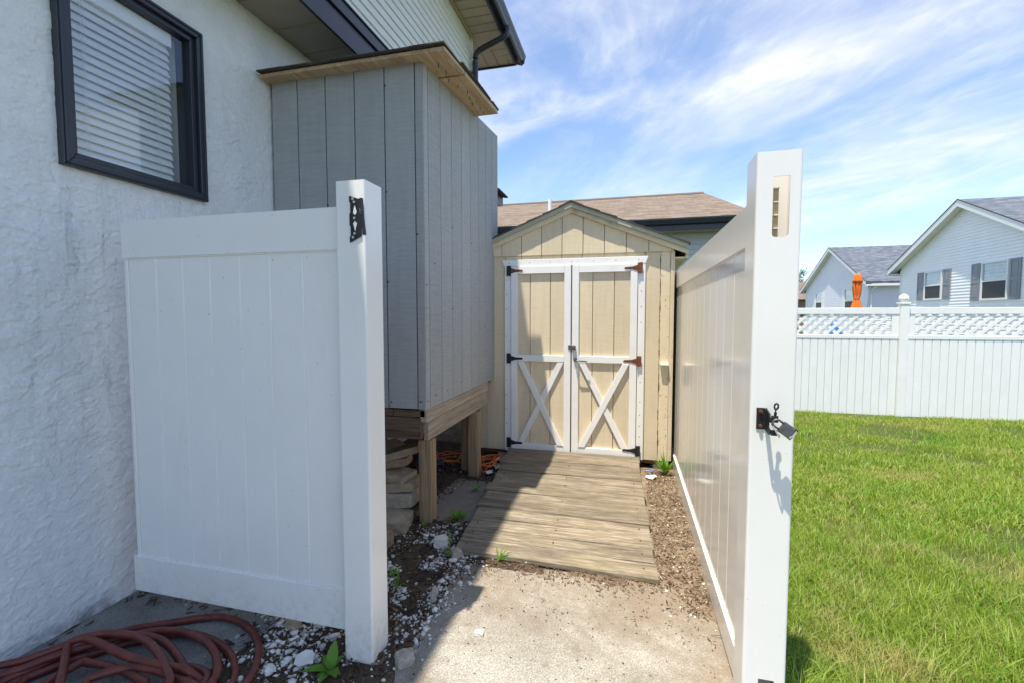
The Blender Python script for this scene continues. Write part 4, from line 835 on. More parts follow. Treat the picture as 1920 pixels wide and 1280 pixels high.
# red hose
HP = [(-2.202, 1.278, .03), (-2.236, 1.191, .03), (-2.261, 1.119, .03), (-2.264, 1.061, .016), (-2.022, 1.031, .016), (-1.83, 1.08, .016), (-1.65, 1.186, .016), (-1.556, 1.267, .05), (-1.644, 1.33, .05), (-1.736, 1.377, .05), (-1.845, 1.417, .05), (-1.954, 1.429, .05), (-2.064, 1.41, .05), (-2.135, 1.365, .05), (-2.184, 1.332, .03), (-2.234, 1.249, .03), (-2.302, 1.141, .03), (-2.283, 1.052, .02), (-1.933, 1.021, .02), (-1.651, 1.138, .02), (-1.438, 1.254, .02), (-1.43, 1.338, .018), (-1.475, 1.4, .018), (-1.553, 1.459, .018), (-1.656, 1.501, .018), (-1.786, 1.522, .018), (-1.886, 1.506, .018), (-1.947, 1.472, .018), (-2.031, 1.414, .018), (-2.094, 1.346, .018), (-2.153, 1.282, .018), (-2.192, 1.21, .018), (-2.228, 1.143, .018), (-2.183, 1.078, .03), (-2.005, 1.061, .03), (-1.975, 1.118, .03), (-1.993, 1.143, .06), (-2.077, 1.208, .06), (-2.180, 1.285, .066), (-2.186, 1.312, .072), (-2.142, 1.328, .078), (-2.047, 1.318, .078), (-1.908, 1.3, .075), (-1.787, 1.292, .075), (-1.651, 1.296, .075), (-1.59, 1.297, .075), (-1.521, 1.3, .03), (-1.477, 1.232, .03), (-1.603, 1.151, .03), (-1.815, 1.159, .03), (-1.909, 1.172, .06), (-1.898, 1.216, .06), (-1.849, 1.258, .06), (-1.803, 1.277, .06), (-1.705, 1.283, .06), (-1.6, 1.271, .06), (-1.524, 1.263, .06), (-1.438, 1.271, .016), (-1.367, 1.303, .016), (-1.379, 1.354, .016), (-1.397, 1.407, .016), (-1.431, 1.468, .016), (-1.485, 1.529, .016), (-1.565, 1.59, .016), (-1.671, 1.636, .016), (-1.787, 1.648, .016), (-1.88, 1.619, .016), (-1.979, 1.563, .016), (-2.077, 1.508, .016), (-2.149, 1.451, .016), (-2.21, 1.38, .016), (-2.196, 1.298, .016), (-2.222, 1.228, .016), (-2.204, 1.151, .016), (-2.137, 1.094, .016), (-1.878, 1.068, .016), (-1.783, 1.184, .016), (-1.711, 1.234, .045), (-1.76, 1.249, .045), (-1.849, 1.262, .045), (-1.945, 1.268, .045), (-2.028, 1.262, .045), (-2.065, 1.237, .045)]
HP += [(x - .03, y - .045, z + .03) for x, y, z in HP[4:17]] + [(x - .05, y - .03, z + .028) for x, y, z in HP[18:33]] + [(-2.12, 1.05, .04), (-1.9, 1.09, .05), (-1.62, 1.16, .05), (-1.50, 1.24, .045), (-1.53, 1.33, .035), (-1.62, 1.365, .022), (-1.70, 1.36, .018)]
hosep = catmull([(max(x, -2.385), y, z) for x, y, z in HP], 7); hr = [.0150 * (1 + .035 * math.sin(i * .37) + .03 * math.sin(i * .11)) for i in range(len(hosep))]
hose = tag(build(B().tube(hosep, hr, 12), 'garden_hose', 'hose', smooth=True), 'dark red rubber garden hose coiled on the concrete by the stucco wall', 'hose')

p0, p1 = Vector(HP[0]), Vector(HP[1]); dd = (p0 - p1).normalized()
M['brass'] = m_plain('dull_brass', (.35, .25, .10), .4, .3, 40, .9)
build(B().tube([p0 - dd * .01, p0 + dd * .028, p0 + dd * .030, p0 + dd * .045], [.0165, .0165, .019, .019], 10), 'coupling', 'brass', hose)
# ---- scattered mineral and mulch cover
ICO = bmesh.new(); bmesh.ops.create_icosphere(ICO, subdivisions=1, radius=1); icov = np.array([v_.co[:] for v_ in ICO.verts]); icof = np.array([[v_.index for v_ in f.verts] for f in ICO.faces]); ICO.free()
def scatter(name, mat, pts, sizes, flat, label, cat):
    n_ = len(pts); V = np.repeat(icov[None], n_, 0) * (1 + nr.uniform(-.32, .32, (n_, len(icov), 1)))
    s3 = sizes[:, None] * np.stack([nr.uniform(.7, 1.4, n_), nr.uniform(.6, 1.1, n_), nr.uniform(*flat, n_)], 1); V = V * s3[:, None, :]
    a_ = nr.uniform(0, 6.28, n_); c_, s_ = np.cos(a_)[:, None], np.sin(a_)[:, None]; x_, y_ = V[..., 0] * c_ - V[..., 1] * s_, V[..., 0] * s_ + V[..., 1] * c_
    tl = nr.uniform(-.5, .5, n_)[:, None]; V = np.stack([x_, y_, V[..., 2] + x_ * tl * .5], -1) + pts[:, None, :]
    F = (icof[None] + (np.arange(n_) * len(icov))[:, None, None]).reshape(-1); return stuff(fastmesh(name, V.reshape(-1, 3), F, [3] * (n_ * len(icof)), mat), label, cat)
def sample(n_, x0, x1, y0, y1, test):
    out = np.zeros((0, 2))
    while len(out) < n_:
        p = nr.uniform((x0, y0), (x1, y1), (n_ * 2, 2)); out = np.concatenate([out, p[test(p[:, 0], p[:, 1])]])
    return out[:n_]
def offramp(x, y): return ~((x > -1.13 + (4.2 - y) * .0) & (x < .16) & (y > 2.46) & (y < 4.25) & (x > -.985 - (y - 2.452) * .067))
def onsoil(x, y): return (soilmask(x, y) > nr.uniform(-.06, .05, len(x))) & offramp(x, y) & (x > -2.38) & (x < .40) & (y < 4.3)
def gravelzone(x, y):
    d = np.hypot((x + 1.10) / .34, (y - 2.15) / .62); e = np.hypot((x + 1.30) / .38, (y - 1.58) / .20); return onsoil(x, y) & (np.minimum(d, e) < nr.uniform(.25, 1.25, len(x))) & (fbm(x * 7, y * 7, 2) > .36)
p = sample(2400, -1.75, -.72, 1.30, 2.95, gravelzone); sz = nr.uniform(.0028, .0085, len(p)) ; sz[:260] = nr.uniform(.009, .019, 260)
scatter('gravel', 'stone', np.c_[p, soil_h(p[:, 0], p[:, 1]) + sz * .3], sz, (.45, .8), 'white crushed gravel between the vinyl post and the ramp', 'gravel')
p = sample(420, -2.3, .4, 1.2, 4.3, onsoil); sz = nr.uniform(.003, .010, len(p)); scatter('loose_stones', 'stone', np.c_[p, soil_h(p[:, 0], p[:, 1]) + sz * .3], sz, (.5, .9), 'scattered pale stones on the dirt', 'gravel')
p = sample(480, -.85, .36, 1.1, 2.45, lambda x, y: nr.uniform(0, 1, len(x)) < .25 + .75 * sstep(1.9, 2.4, y) * (fbm(x * 4, y * 4, 2) > .45)); sz = nr.uniform(.0012, .0042, len(p))
scatter('crumbs', 'chips', np.c_[p, soil_h(p[:, 0], p[:, 1]) + sz * .3], sz, (.4, .8), 'dark soil crumbs strewn over the concrete', 'debris')
def flakes(name, mat, p, lo, hi, label, cat, zl=.012):
    n_ = len(p); L = nr.uniform(lo, hi, n_); W = L * nr.uniform(.10, .45, n_); a_ = nr.uniform(0, 6.28, n_); til = nr.uniform(-.45, .45, n_); dx = np.stack([np.cos(a_) * np.cos(til), np.sin(a_) * np.cos(til), np.sin(til)], 1); roll = nr.uniform(-.5, .5, n_)
    sd = np.stack([-np.sin(a_) * np.cos(roll), np.cos(a_) * np.cos(roll), np.sin(roll)], 1); up = np.cross(dx, sd); T = (W * .22)[:, None]
    c = np.c_[p, soil_h(p[:, 0], p[:, 1]) + nr.uniform(.001, zl, n_)]
    cor = [(-1, -1, -1), (1, -.6, -1), (1, .6, -1), (-1, 1, -1), (-1, -1, 1), (1, -.6, 1), (1, .6, 1), (-1, 1, 1)]
    V = np.stack([c + dx * (L / 2 * u)[:, None] + sd * (W / 2 * v_)[:, None] + up * T * w_ for u, v_, w_ in cor], 1)
    f = np.array([(3, 2, 1, 0), (4, 5, 6, 7), (0, 1, 5, 4), (1, 2, 6, 5), (2, 3, 7, 6), (3, 0, 4, 7)]); F = (f[None] + (np.arange(n_) * 8)[:, None, None]).reshape(-1)
    return stuff(fastmesh(name, V.reshape(-1, 3), F, [4] * (n_ * 6), mat), label, cat)
p = sample(6500, -2.38, -.85, 1.2, 4.3, onsoil); flakes('mulch', 'mulch', p, .006, .034, 'dark bark mulch beside and under the enclosure', 'mulch')
p = sample(3600, -1.0, .40, 2.2, 4.3, onsoil); flakes('mulch', 'mulch_red', p, .004, .019, 'reddish brown mulch along the fence and ramp front', 'mulch')
p = sample(900, .10, .40, 2.0, 4.3, onsoil); flakes('wood_chips', 'chip_pale', p, .005, .022, 'pale wood chips and dry bits beside the fence', 'debris')
p = sample(260, -.9, .40, 2.0, 2.6, lambda x, y: offramp(x, y)); flakes('mulch', 'mulch_red', p, .004, .015, 'loose brown bits drifting from the ramp onto the concrete', 'debris')
p = sample(150, -1.6, .38, 1.15, 4.2, onsoil); b = B()
for x, y in p:
    a_ = rnd.uniform(0, 6.28); L = rnd.uniform(.02, .09); z = float(soil_h(np.array([x]), np.array([y]))[0]) + .005; b.tube([(x, y, z), (x + L * .5 * math.cos(a_), y + L * .5 * math.sin(a_), z + rnd.uniform(0, .01)), (x + L * math.cos(a_ + .3), y + L * math.sin(a_ + .3), z + .001)], rnd.uniform(.0008, .0022), 4, cap=False)
stuff(build(b, 'twigs', 'mulch_red', None, fix=False), 'thin twigs and dry stems on the ground', 'debris')

# ---- weeds
def weed(c, leaves, label, cat='weed', stem=None, mat='weed', seed=0, group='small weeds in the side yard'):
    rr = random.Random(seed); t_ = thing('weed', c, label, cat, group); c = Vector(c)
    for (az, ln, wd, lift, droop) in leaves:
        b = B(); d = Vector((math.cos(R(az)), math.sin(R(az)), 0)); s_ = Vector((-d.y, d.x, 0)); n_ = 6; L = []; Rr = []; Md = []
        for k in range(n_ + 1):
            u = k / n_; p = c + d * ln * u * math.cos(R(lift)) + Vector((0, 0, ln * (u * math.sin(R(lift)) - droop * u * u) + .004)); w_ = wd * math.sin(math.pi * min(1, .08 + .92 * u) ** .8) * .5 + .0006
            L.append(p + s_ * w_ + Vector((0, 0, w_ * .35))); Rr.append(p - s_ * w_ + Vector((0, 0, w_ * .35))); Md.append(p)
        m_ = n_ + 1; b.add(L + Md + Rr, [(k, k + 1, m_ + k + 1, m_ + k) for k in range(n_)] + [(m_ + k, m_ + k + 1, 2 * m_ + k + 1, 2 * m_ + k) for k in range(n_)]); build(b, 'leaf', mat, t_, fix=False, smooth=True)
    if stem: build(B().tube([c, c + Vector((.004, .002, stem * .5)), c + Vector((-.003, .004, stem))], [.0028, .002, .001], 6), 'stem', mat, t_)
    return t_
weed((-1.115, 1.495, .012), [(100, .11, .045, 62, .1), (215, .115, .035, 22, .18), (190, .09, .03, 12, .1), (320, .095, .042, 28, .22), (270, .075, .038, 12, .2), (240, .06, .022, 10, .1), (60, .07, .03, 40, .2), (150, .08, .032, 35, .25), (345, .06, .025, 15, .2), (180, .05, .02, 60, .1)], 'broad-leaved green weed growing at the foot of the vinyl post', seed=1)
weed((-1.115, 2.86, .01), [(a_, rnd.uniform(.10, .17), rnd.uniform(.022, .032), rnd.uniform(15, 65), rnd.uniform(.15, .5)) for a_ in range(0, 360, 26)], 'spiky dandelion rosette right of the enclosure corner post', seed=2)
weed((-.985, 2.40, .01), [(80, .16, .010, 82, .05), (40, .10, .010, 55, .2), (150, .08, .009, 60, .2), (10, .09, .009, 48, .3)], 'tall thin grass shoot at the left ramp corner', 'weed', .17, seed=3)
weed((-.70, 2.432, .01), [(20, .13, .008, 48, .35), (60, .11, .008, 62, .2), (0, .15, .007, 38, .35), (120, .09, .008, 66, .1), (330, .10, .008, 40, .3), (35, .14, .007, 55, .3)], 'pale grass tuft at the front edge of the ramp', seed=4)
weed((-1.13, 2.06, .01), [(90, .11, .012, 78, .05), (200, .05, .02, 40, .2), (10, .05, .018, 40, .2)], 'small upright sprout in the middle of the gravel', 'weed', .09, seed=5)
weed((-1.20, 2.14, .01), [(a_, .06, .012, 45, .1) for a_ in (20, 80, 140, 220, 300)], 'tiny green clump in the gravel near the reddish paver', seed=6)
weed((-1.16, 3.42, .015), [(a_, .07, .018, 35, .2) for a_ in range(0, 360, 60)], 'low green weed by the left edge of the ramp', seed=7)
weed((.33, 4.17, .01), [(rnd.uniform(0, 360), rnd.uniform(.12, .24), rnd.uniform(.008, .016), rnd.uniform(45, 82), rnd.uniform(.1, .45)) for _ in range(46)], 'bright leafy grass clump at the shed corner by the fence', 'weed', seed=8)
weed((-1.28, 2.70, .01), [(a_, .05, .012, 60, .1) for a_ in range(0, 360, 50)], 'little weed against the enclosure corner post', seed=9)

# ================================================================== LAWN GRASS
def blades(name, mat, P2, hlo, hhi, wlo, whi, label, cat):
    n_ = len(P2); z = lawn_z(P2[:, 0], P2[:, 1]) - .004; base = np.c_[P2, z]; a_ = nr.uniform(0, 6.28, n_); pat = fbm(P2[:, 0] * 2.2, P2[:, 1] * 2.2, 3); H = nr.uniform(hlo, hhi, n_) * (.45 + 1.1 * pat); W = nr.uniform(wlo, whi, n_)
    d = np.stack([np.cos(a_), np.sin(a_), 0 * a_], 1); s_ = np.stack([-np.sin(a_ + nr.uniform(-.8, .8, n_)), np.cos(a_), 0 * a_], 1); lean = nr.uniform(.15, 1.1, n_) * H; up = np.array([0, 0, 1.])
    m1 = base + d * (lean * .30)[:, None] + up * (H * .55)[:, None]; tip = base + d * lean[:, None] + up * (H * nr.uniform(.7, 1, n_))[:, None]
    V = np.stack([base - s_ * (W / 2)[:, None], base + s_ * (W / 2)[:, None], m1 + s_ * (W * .42)[:, None], m1 - s_ * (W * .42)[:, None], tip], 1).reshape(-1, 3)
    o = np.arange(n_) * 5; F = np.stack([o, o + 1, o + 2, o + 3, o + 3, o + 2, o + 4], 1).reshape(-1); return stuff(fastmesh(name, V, F, [4, 3] * n_, mat), label, cat)
def lawn_pts(n_, y0, y1, x0=.515, k=.62):
    p = nr.uniform((0, y0), (1, y1), (n_, 2)); p[:, 0] = x0 + p[:, 0] * (p[:, 1] * k + 1.2 - x0 + .3); return p
PP = np.concatenate([lawn_pts(95000, 1.0, 3.0), lawn_pts(80000, 3.0, 5.2), lawn_pts(66000, 5.2, 8.95)])
bald = fbm(PP[:, 0] * 1.1 + 3, PP[:, 1] * 1.1 + 8, 3); PP = PP[nr.uniform(0, 1, len(PP)) < np.clip(1.35 - 2.4 * np.maximum(0, bald - .52) * 4, .12, 1)]
nearm = PP[:, 1] < 3.6
blades('grass', 'grass', PP[nearm], .03, .08, .0016, .0040, 'sunlit green lawn grass', 'grass')
blades('grass', 'grass', PP[~nearm], .03, .07, .003, .0075, 'far part of the lawn with dry patches', 'grass')
cc = lawn_pts(130, 1.1, 8.6); L_ = []
for q in cc: L_.append(q + nr.normal(0, .09, (60, 2)))
tf = lawn_pts(46, 1.05, 3.0); LT = np.concatenate([q + nr.normal(0, .05, (70, 2)) for q in tf]); LT = LT[LT[:, 0] > .515]
blades('tall_grass', 'grass', LT, .08, .17, .002, .0048, 'longer grass tufts in the near part of the lawn', 'grass')
ee = np.stack([nr.uniform(.505, .62, 2600), nr.uniform(1.2, 6.0, 2600)], 1)
L_ = np.concatenate(L_ + [ee]); L_ = L_[L_[:, 0] > .505]
blades('broad_grass', 'grass_broad', L_, .04, .10, .004, .009, 'coarse bright grass clumps in the lawn', 'grass')

# ================================================================== FAR LATTICE FENCE
ff = thing('lattice_fence', (4.4, 8.95, -.26), 'white vinyl fence with lattice top at the far side of the lawn', 'fence')
FY = 8.93
posts = [1.93, 4.395, 6.86, 9.32]
def lathe_cap(x, par):
    build(B().box(x - .072, x + .072, FY - .048, FY + .096, 1.585, 1.615), 'post_collar', 'vinyl_far', par, bev=.004)
    build(B().lathe((x, FY + .024, 1.615), [(.045, 0), (.04, .012), (.062, .03), (.072, .055), (.068, .085), (.05, .115), (.024, .135), (.004, .142)], 18), 'ball_cap', 'vinyl_far', par, smooth=True)
for x in posts:
    po = build(B().box(x - .062, x + .062, FY - .038, FY + .086, -.34, 1.585), 'post', 'vinyl_far', ff, bev=.004); lathe_cap(x, po)
for x0, x1 in zip(posts[:-1], posts[1:]):
    a, b_ = x0 + .0625, x1 - .0625
    build(B().box(a, b_, FY, FY + .045, 1.425, 1.530), 'top_rail', 'vinyl_far', ff, bev=.004); build(B().box(a, b_, FY, FY + .045, 1.015, 1.075), 'middle_rail', 'vinyl_far', ff, bev=.004)
    build(B().box(a, b_, FY, FY + .045, -.36, -.275), 'bottom_rail', 'vinyl_far', ff, bev=.004)
    build(B().box(a + .0, a + .10, FY + .010, FY + .035, 1.0755, 1.4245), 'end_block', 'vinyl_far', ff); build(B().box(b_ - .10, b_, FY + .010, FY + .035, 1.0755, 1.4245), 'end_block', 'vinyl_far', ff)
    w_ = (b_ - a) / 20
    for i in range(20): build(B().box(a + i * w_ + .0035, a + (i + 1) * w_ - .0035, FY + .008, FY + .034, -.28, 1.016), 'board', 'vinyl_far', ff, bev=.003)
    build(B().box(a, b_, FY + .024, FY + .0295, -.27, 1.01), 'board_tongue', 'vinyl_far', ff)
    la0, la1, lz0, lz1 = a + .10, b_ - .10, 1.0755, 1.4245; hgt = lz1 - lz0; sp = .152; sw = .047
    for sgn, y0 in ((1, FY + .012), (-1, FY + .019)):
        c = la0 - hgt
        while c < la1:
            # strip from (c, lz0) rising to (c + hgt, lz1), clipped to the panel
            u0 = max(0, (la0 - c)); u1 = min(hgt, la1 - c)
            if u1 - u0 > .03:
                hw = sw * .7071
                def pt(u, o_): return (c + u + o_, lz0 + u) if sgn > 0 else (c + u + o_, lz1 - u)
                build(B().prism([pt(u0, -hw), pt(u0, hw), pt(u1, hw), pt(u1, -hw)], 1, y0, y0 + .006), 'lattice_slat', 'vinyl_far', ff)
            c += sp

# ================================================================== NEIGHBOUR HOUSES
def lapwall_x(xw, y0, y1, z0, zfun, mat, par, ex=.115, holes=()):
    """lap siding on a wall facing -x: courses clipped to a gable by zfun(z) -> (ya, yb)"""
    b = B(); z = z0
    while True:
        r0 = zfun(z); z1 = z + ex; r1 = zfun(z1)
        if r0 is None: break
        if r1 is None: r1 = ((r0[0] + r0[1]) / 2,) * 2
        b.add([(xw - .017, r0[0], z), (xw - .017, r0[1], z), (xw - .002, r1[1], z1), (xw - .002, r1[0], z1), (xw, r0[0], z), (xw, r0[1], z)], [(3, 2, 1, 0), (0, 1, 5, 4)]); z = z1
    return stuff(build(b, 'siding', mat, par, fix=False))
def lapwall_y(yw, x0, x1, z0, z1_, mat, par, ex=.115):
    b = B(); z = z0
    while z < z1_ - .01:
        z1 = min(z + ex, z1_); b.add([(x0, yw - .028, z), (x1, yw - .028, z), (x1, yw - .002, z1), (x0, yw - .002, z1), (x0, yw, z), (x1, yw, z)], [(0, 1, 2, 3), (4, 5, 1, 0)]); z = z1
    return stuff(build(b, 'siding', mat, par, fix=False))
def win_x(xw, y0, y1, z0, z1, par, shutters=None, label=None, upper='curtain'):
    f = .065; w_ = build(ring(y0, y1, z0, z1, f, xw - .06, xw + .01), 'window', 'white_far', par, label=label)
    zm = (z0 + z1) / 2
    build(B().box(xw - .045, xw + .0, y0 + f, y1 - f, zm - .025, zm + .025), 'meeting_rail', 'white_far', w_)
    build(B().box(xw - .016, xw - .0145, y0 + f, y1 - f, zm + .025, z1 - f), 'pane', upper, w_); build(B().box(xw - .030, xw - .027, y0 + f, y1 - f, z0 + f, zm - .025), 'screen', 'screen', w_)
    build(B().box(xw - .024, xw - .0215, y0 + f, y1 - f, zm + .025, z1 - f), 'pane', 'glass', w_)
    if shutters:
        for a, b_ in ((y0 - .06 - shutters, y0 - .06), (y1 + .06, y1 + .06 + shutters)):
            s_ = build(ring(a, b_, z0 + .01, z1 - .01, .06, xw - .05, xw - .013), 'shutter', 'shutter', par); build(B().box(xw - .05, xw - .014, a + .06, b_ - .06, zm - .05, zm + .05), 'shutter_rail', 'shutter', s_)
            for za, zb in ((z0 + .07, zm - .05), (zm + .05, z1 - .07)): build(B().box(xw - .040, xw - .014, a + .0605, b_ - .0605, za + .001, zb - .001).box(xw - .046, xw - .0405, a + .10, b_ - .10, za + .05, zb - .05), 'shutter_panel', 'shutter', s_)
    return w_
def gable_house(name, xw, ya, yb, yp, ze, zp, xe, base, mat, label, fence_gap=.28):
    t_ = thing(name, (xw + 3, (ya + yb) / 2, base), label, 'house')
    sl0 = (zp - ze) / (yp - ya); sl1 = (zp - ze) / (yb - yp)
    def zf(z):
        if z <= ze: return (ya, yb)
        if z >= zp - .05: return None
        return (ya + (z - ze) / sl0, yb - (z - ze) / sl1)
    lapwall_x(xw, ya, yb, base, zf, mat, t_)
    build(B().prism([(ya, base), (yb, base), (yb, ze), (yp, zp), (ya, ze)], 0, xw + .001, xe), 'wall', mat, t_)
    ov = .42; og = .32
    for s_, yy, sl in ((-1, ya, sl0), (1, yb, sl1)):
        y2 = yy + s_ * ov; z2 = ze - sl * ov
        b = B().prism([(y2, z2 + .02), (yp, zp + .02), (yp, zp + .16), (y2, z2 + .16)], 0, xw - og, xe + og)
        build(b, 'roof', M['shingle_blue'], t_, uvaxis=((1, 0, 0), (0, -s_ * math.cos(math.atan(sl)), math.sin(math.atan(sl)))))
        build(B().prism([(y2, z2 - .08), (yp, zp - .08), (yp, zp + .148), (y2, z2 + .148)], 0, xw - og - .02, xw - og + .02), 'rake_board', 'white_far', t_)
        build(B().prism([(y2, z2 + .15), (yp, zp + .15), (yp, zp + .18), (y2, z2 + .18)], 0, xw - og - .035, xw - og - .001), 'drip_edge', 'shingle_dk', t_)
        build(B().prism([(y2, z2 - .02), (yp, zp - .02), (yp, zp + .019), (y2, z2 + .019)], 0, xw - og + .021, xw - .015), 'rake_soffit', 'white_far', t_)
        build(B().box(xw - og + .0, xe + og, min(y2, y2 - s_ * .03), max(y2, y2 - s_ * .03), z2 - .12, z2 + .019), 'fascia', 'white_far', t_)
        build(B().box(xw - og + .022, xe, min(y2 - s_ * .031, yy), max(y2 - s_ * .031, yy), z2 - .10, z2 - .075), 'eave_soffit', 'white_far', t_)
    build(B().box(xw - .03, xw + .05, ya - .02, ya + .05, base, ze - .12), 'corner_trim', 'white_far', t_); build(B().box(xw - .03, xw + .05, yb - .05, yb + .02, base, ze - .12), 'corner_trim', 'white_far', t_)
    return t_
big = gable_house('neighbour_house', 12.0, 16.55, 24.75, 20.65, 3.55, 5.50, 22, -.45, 'siding_white', 'large white sided house with grey shutters behind the lattice fence')
win_x(12.0, 21.83, 22.95, 2.03, 3.21, big, .42, 'shuttered double-hung window near the far corner')
win_x(12.0, 18.55, 19.75, 1.92, 3.25, big, .42, 'shuttered double-hung window near the frame edge')
build(B().box(11.93, 11.99, 19.9, 20.05, 1.62, 1.70), 'outlet_cover', 'shutter', big)
sm = gable_house('neighbour_house', 14.0, 32.3, 42.3, 37.35, 3.50, 6.05, 24, -.5, 'siding_pale', 'smaller pale lavender house with blue grey roof beside the large white house')
lapwall_y(32.3, 14, 24, -.5, 3.35, 'siding_pale', sm)
win_x(14.0, 33.95, 35.3, 1.55, 3.15, sm, None, 'window behind the orange parasol'); win_x(14.0, 39.0, 40.2, 1.75, 3.05, sm, None, 'narrow window near the far corner')
for y0, y1 in ((33.55, 33.9), (35.35, 35.7), (38.65, 38.95), (40.25, 40.55)): build(B().box(13.95, 13.985, y0, y1, 1.6, 3.1), 'shutter', 'white_far', sm)
gd = build(B().box(16.3, 18.6, 32.24, 32.284, -.2, 3.1), 'patio_door', 'white_far', sm); build(B().box(16.9, 18.45, 32.225, 32.239, .1, 2.95), 'pane', 'curtain', gd); build(B().box(16.9, 18.45, 32.21, 32.224, .1, 2.95), 'pane', 'glass', gd)
build(B().box(16.9, 18.45, 32.20, 32.209, 1.45, 1.55), 'door_rail', 'white_far', gd)
build(B().tube([(14.3, 32.0, 3.2), (14.2, 32.2, 2.9), (14.15, 32.22, 2.6), (14.15, 32.22, -.4)], .05, 8), 'downspout', 'white_far', sm)
# brown-roofed house behind the shed
br = thing('neighbour_house', (-1.5, 14, -.3), 'brown shingled house with dark gutter right behind the garden shed', 'house')
EYb = 11.0; RYb = 15.0
lapwall_y(EYb + .45, -9, 2.25, -.4, 3.35, 'siding_blue', br); build(B().box(-9, 2.25, EYb + .451, 18.5, -.4, 3.4), 'wall', 'siding_blue', br)
build(B().add([(-9, EYb, 3.575), (2.72, EYb, 3.575), (2.14, RYb, 5.08), (-9, RYb, 5.08), (2.72, 19, 3.575), (-9, 19, 3.575), (-9, EYb, 3.52), (2.72, EYb, 3.52), (2.72, 19, 3.52), (-9, 19, 3.52)], [(0, 1, 2, 3), (1, 4, 2), (4, 5, 3, 2), (6, 7, 1, 0), (7, 8, 4, 1), (9, 8, 7, 6)]), 'roof', 'shingle_brown', br, uvaxis=((1, 0, 0), (0, .936, .352)))
build(B().prism([(EYb - .13, 3.56), (EYb - .13, 3.53), (EYb - .10, 3.44), (EYb - .02, 3.42), (EYb - .0, 3.42), (EYb - .0, 3.515)], 0, -9, 2.70), 'gutter', 'dark_trim', br, label='dark gutter of the brown-roofed house')
build(B().box(-9, 2.68, EYb + .001, EYb + .03, 3.30, 3.515), 'fascia', 'dark_trim', br); build(B().box(-9, 2.66, EYb + .031, EYb + .45, 3.33, 3.35), 'soffit', 'soffit_dark', br)
build(B().lathe((-2.16, 12.75, 4.15), [(.16, .0), (.10, .05), (.055, .10), (.05, .16), (.05, .46), (.04, .46)], 14), 'vent_pipe', 'pvc', br, label='white vent pipe on the brown roof')
build(B().prism([(RYb - .15, 5.035), (RYb, 5.115), (RYb + .15, 5.035)], 0, -9, 2.12), 'ridge_cap', 'shingle_brown', br)
# small brown house far left of the pale one
bh = thing('neighbour_house', (17, 56, -.4), 'low brick-brown house peeping out beside the near latch post', 'house')
lapwall_y(52, 13, 19, -.4, 2.9, 'brick_p', bh); build(B().box(13, 19, 52.01, 60, -.4, 3.0), 'wall', 'brick_p', bh)
build(B().add([(12.6, 51.5, 3.0), (19.4, 51.5, 3.0), (19.4, 56, 5.0), (12.6, 56, 5.0), (12.6, 60.5, 3.0), (19.4, 60.5, 3.0)], [(0, 1, 2, 3), (3, 2, 5, 4), (0, 3, 4), (1, 5, 2)]), 'roof', 'shingle_brown', bh, uvaxis=((1, 0, 0), (0, .91, .41)))
# tree
tr_ = thing('tree', (21, 70, -.4), 'green leafy tree top showing above the far brown roof', 'tree')
b = B().tube([(21, 70, -.4), (21.1, 70, 2), (21, 70.1, 4.6), (21.2, 70, 6.4)], [.28, .22, .16, .06], 8)
for a_ in range(6): b.tube([(21, 70.1, 3.6 + a_ * .3), (21 + 1.4 * math.cos(a_ * 1.1), 70 + 1.4 * math.sin(a_ * 1.1), 5 + a_ * .3)], [.08, .03], 6)
build(b, 'trunk', 'bark', tr_)
n_ = 5200; cl_ = nr.normal(0, 1, (46, 3)); cl_ = cl_ / np.linalg.norm(cl_, axis=1)[:, None] * nr.uniform(.35, 1, (46, 1)) * np.array([2.5, 2.5, 2.0]) + np.array([21.0, 70, 5.7])
pc = cl_[nr.randint(0, 46, n_)] + nr.normal(0, .30, (n_, 3)); nv = nr.normal(0, 1, (n_, 3)); nv /= np.linalg.norm(nv, axis=1)[:, None]; t1 = np.cross(nv, nr.normal(0, 1, (n_, 3))); t1 /= np.linalg.norm(t1, axis=1)[:, None]; t2 = np.cross(nv, t1); s_ = nr.uniform(.06, .13, (n_, 1))
V = np.stack([pc - t1 * s_, pc + t2 * s_ * .5, pc + t1 * s_, pc - t2 * s_ * .5], 1).reshape(-1, 3)
cr = fastmesh('crown', V, np.arange(n_ * 4), [4] * n_, 'leaf'); cr.parent = tr_; cr.location = tuple(-WO[tr_.name])
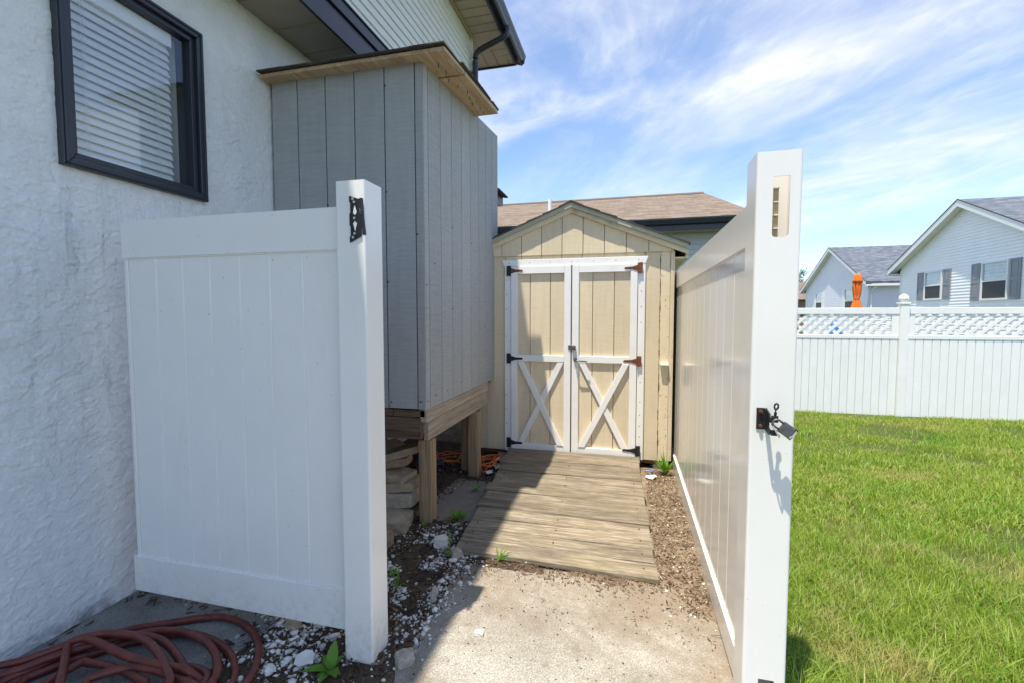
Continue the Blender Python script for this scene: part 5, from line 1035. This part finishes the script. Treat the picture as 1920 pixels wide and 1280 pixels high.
# orange closed parasol in the neighbour's yard
um = thing('patio_parasol', (5.40, 13.0, -.26), 'closed orange patio parasol standing behind the lattice fence', 'parasol')
build(B().lathe((5.40, 13.0, -.27), [(.24, 0), (.24, .05), (.05, .07), (.05, .3), (.02, .3)], 16), 'base', 'block', um)
build(B().tube([(5.4, 13, .02), (5.4, 13, 2.42)], .02, 10), 'pole', 'white_far', um)
def folds(c, prof, n_=35, amp=.26, ph=0):
    b = B(); vs_ = []
    for r, z in prof:
        for k in range(n_):
            a_ = 2 * math.pi * k / n_; q = r * (1 + amp * math.sin(7 * a_ + ph + z * 1.5)); vs_.append((c[0] + q * math.cos(a_), c[1] + q * math.sin(a_), z))
    m_ = len(prof); return b.add(vs_, [(i * n_ + k, i * n_ + (k + 1) % n_, (i + 1) * n_ + (k + 1) % n_, (i + 1) * n_ + k) for i in range(m_ - 1) for k in range(n_)] + [tuple(range(n_ - 1, -1, -1)), tuple(range((m_ - 1) * n_, m_ * n_))])
cn = build(folds((5.4, 13), [(.10, 1.47), (.125, 1.50), (.10, 1.60), (.07, 1.72), (.05, 1.80), (.066, 1.92), (.080, 2.08), (.072, 2.24), (.04, 2.30)]), 'canopy', 'orange_cloth', um, smooth=True)
build(folds((5.4, 13), [(.098, 2.20), (.088, 2.26), (.062, 2.36), (.045, 2.41), (.015, 2.425)], amp=.16, ph=1), 'vent_cap', 'orange_cloth', cn, smooth=True)
build(B().lathe((5.4, 13, 1.80), [(.054, 0), (.060, .012), (.060, .03), (.054, .04)], 16), 'tie_strap', 'orange_cloth', cn)
# blue tarp-covered heap seen through the lattice
b = B(); nu, nvv = 24, 10; vs_ = []
for j in range(nvv + 1):
    u = j / nvv
    for k in range(nu):
        a_ = 2 * math.pi * k / nu; r = (.26 * (1 - .25 * u) if j < nvv - 2 else .20 * (nvv - j) / 3 + .01) * (1 + .10 * math.sin(5 * a_ + u * 3) + .05 * math.sin(9 * a_)); q = max(abs(math.cos(a_)), abs(math.sin(a_))); r = r / (.6 + .4 * q); vs_.append((4.30 + r * math.cos(a_), 11.3 + r * math.sin(a_) * .7, -.285 + u * 1.62))
b.add(vs_, [(j * nu + k, j * nu + (k + 1) % nu, (j + 1) * nu + (k + 1) % nu, (j + 1) * nu + k) for j in range(nvv) for k in range(nu)] + [tuple(range(nu - 1, -1, -1)), tuple(range(nvv * nu, nvv * nu + nu))])
tag(build(b, 'covered_heap', 'blue_cloth', smooth=True), 'blue cover glimpsed through the lattice below the orange parasol', 'cover')
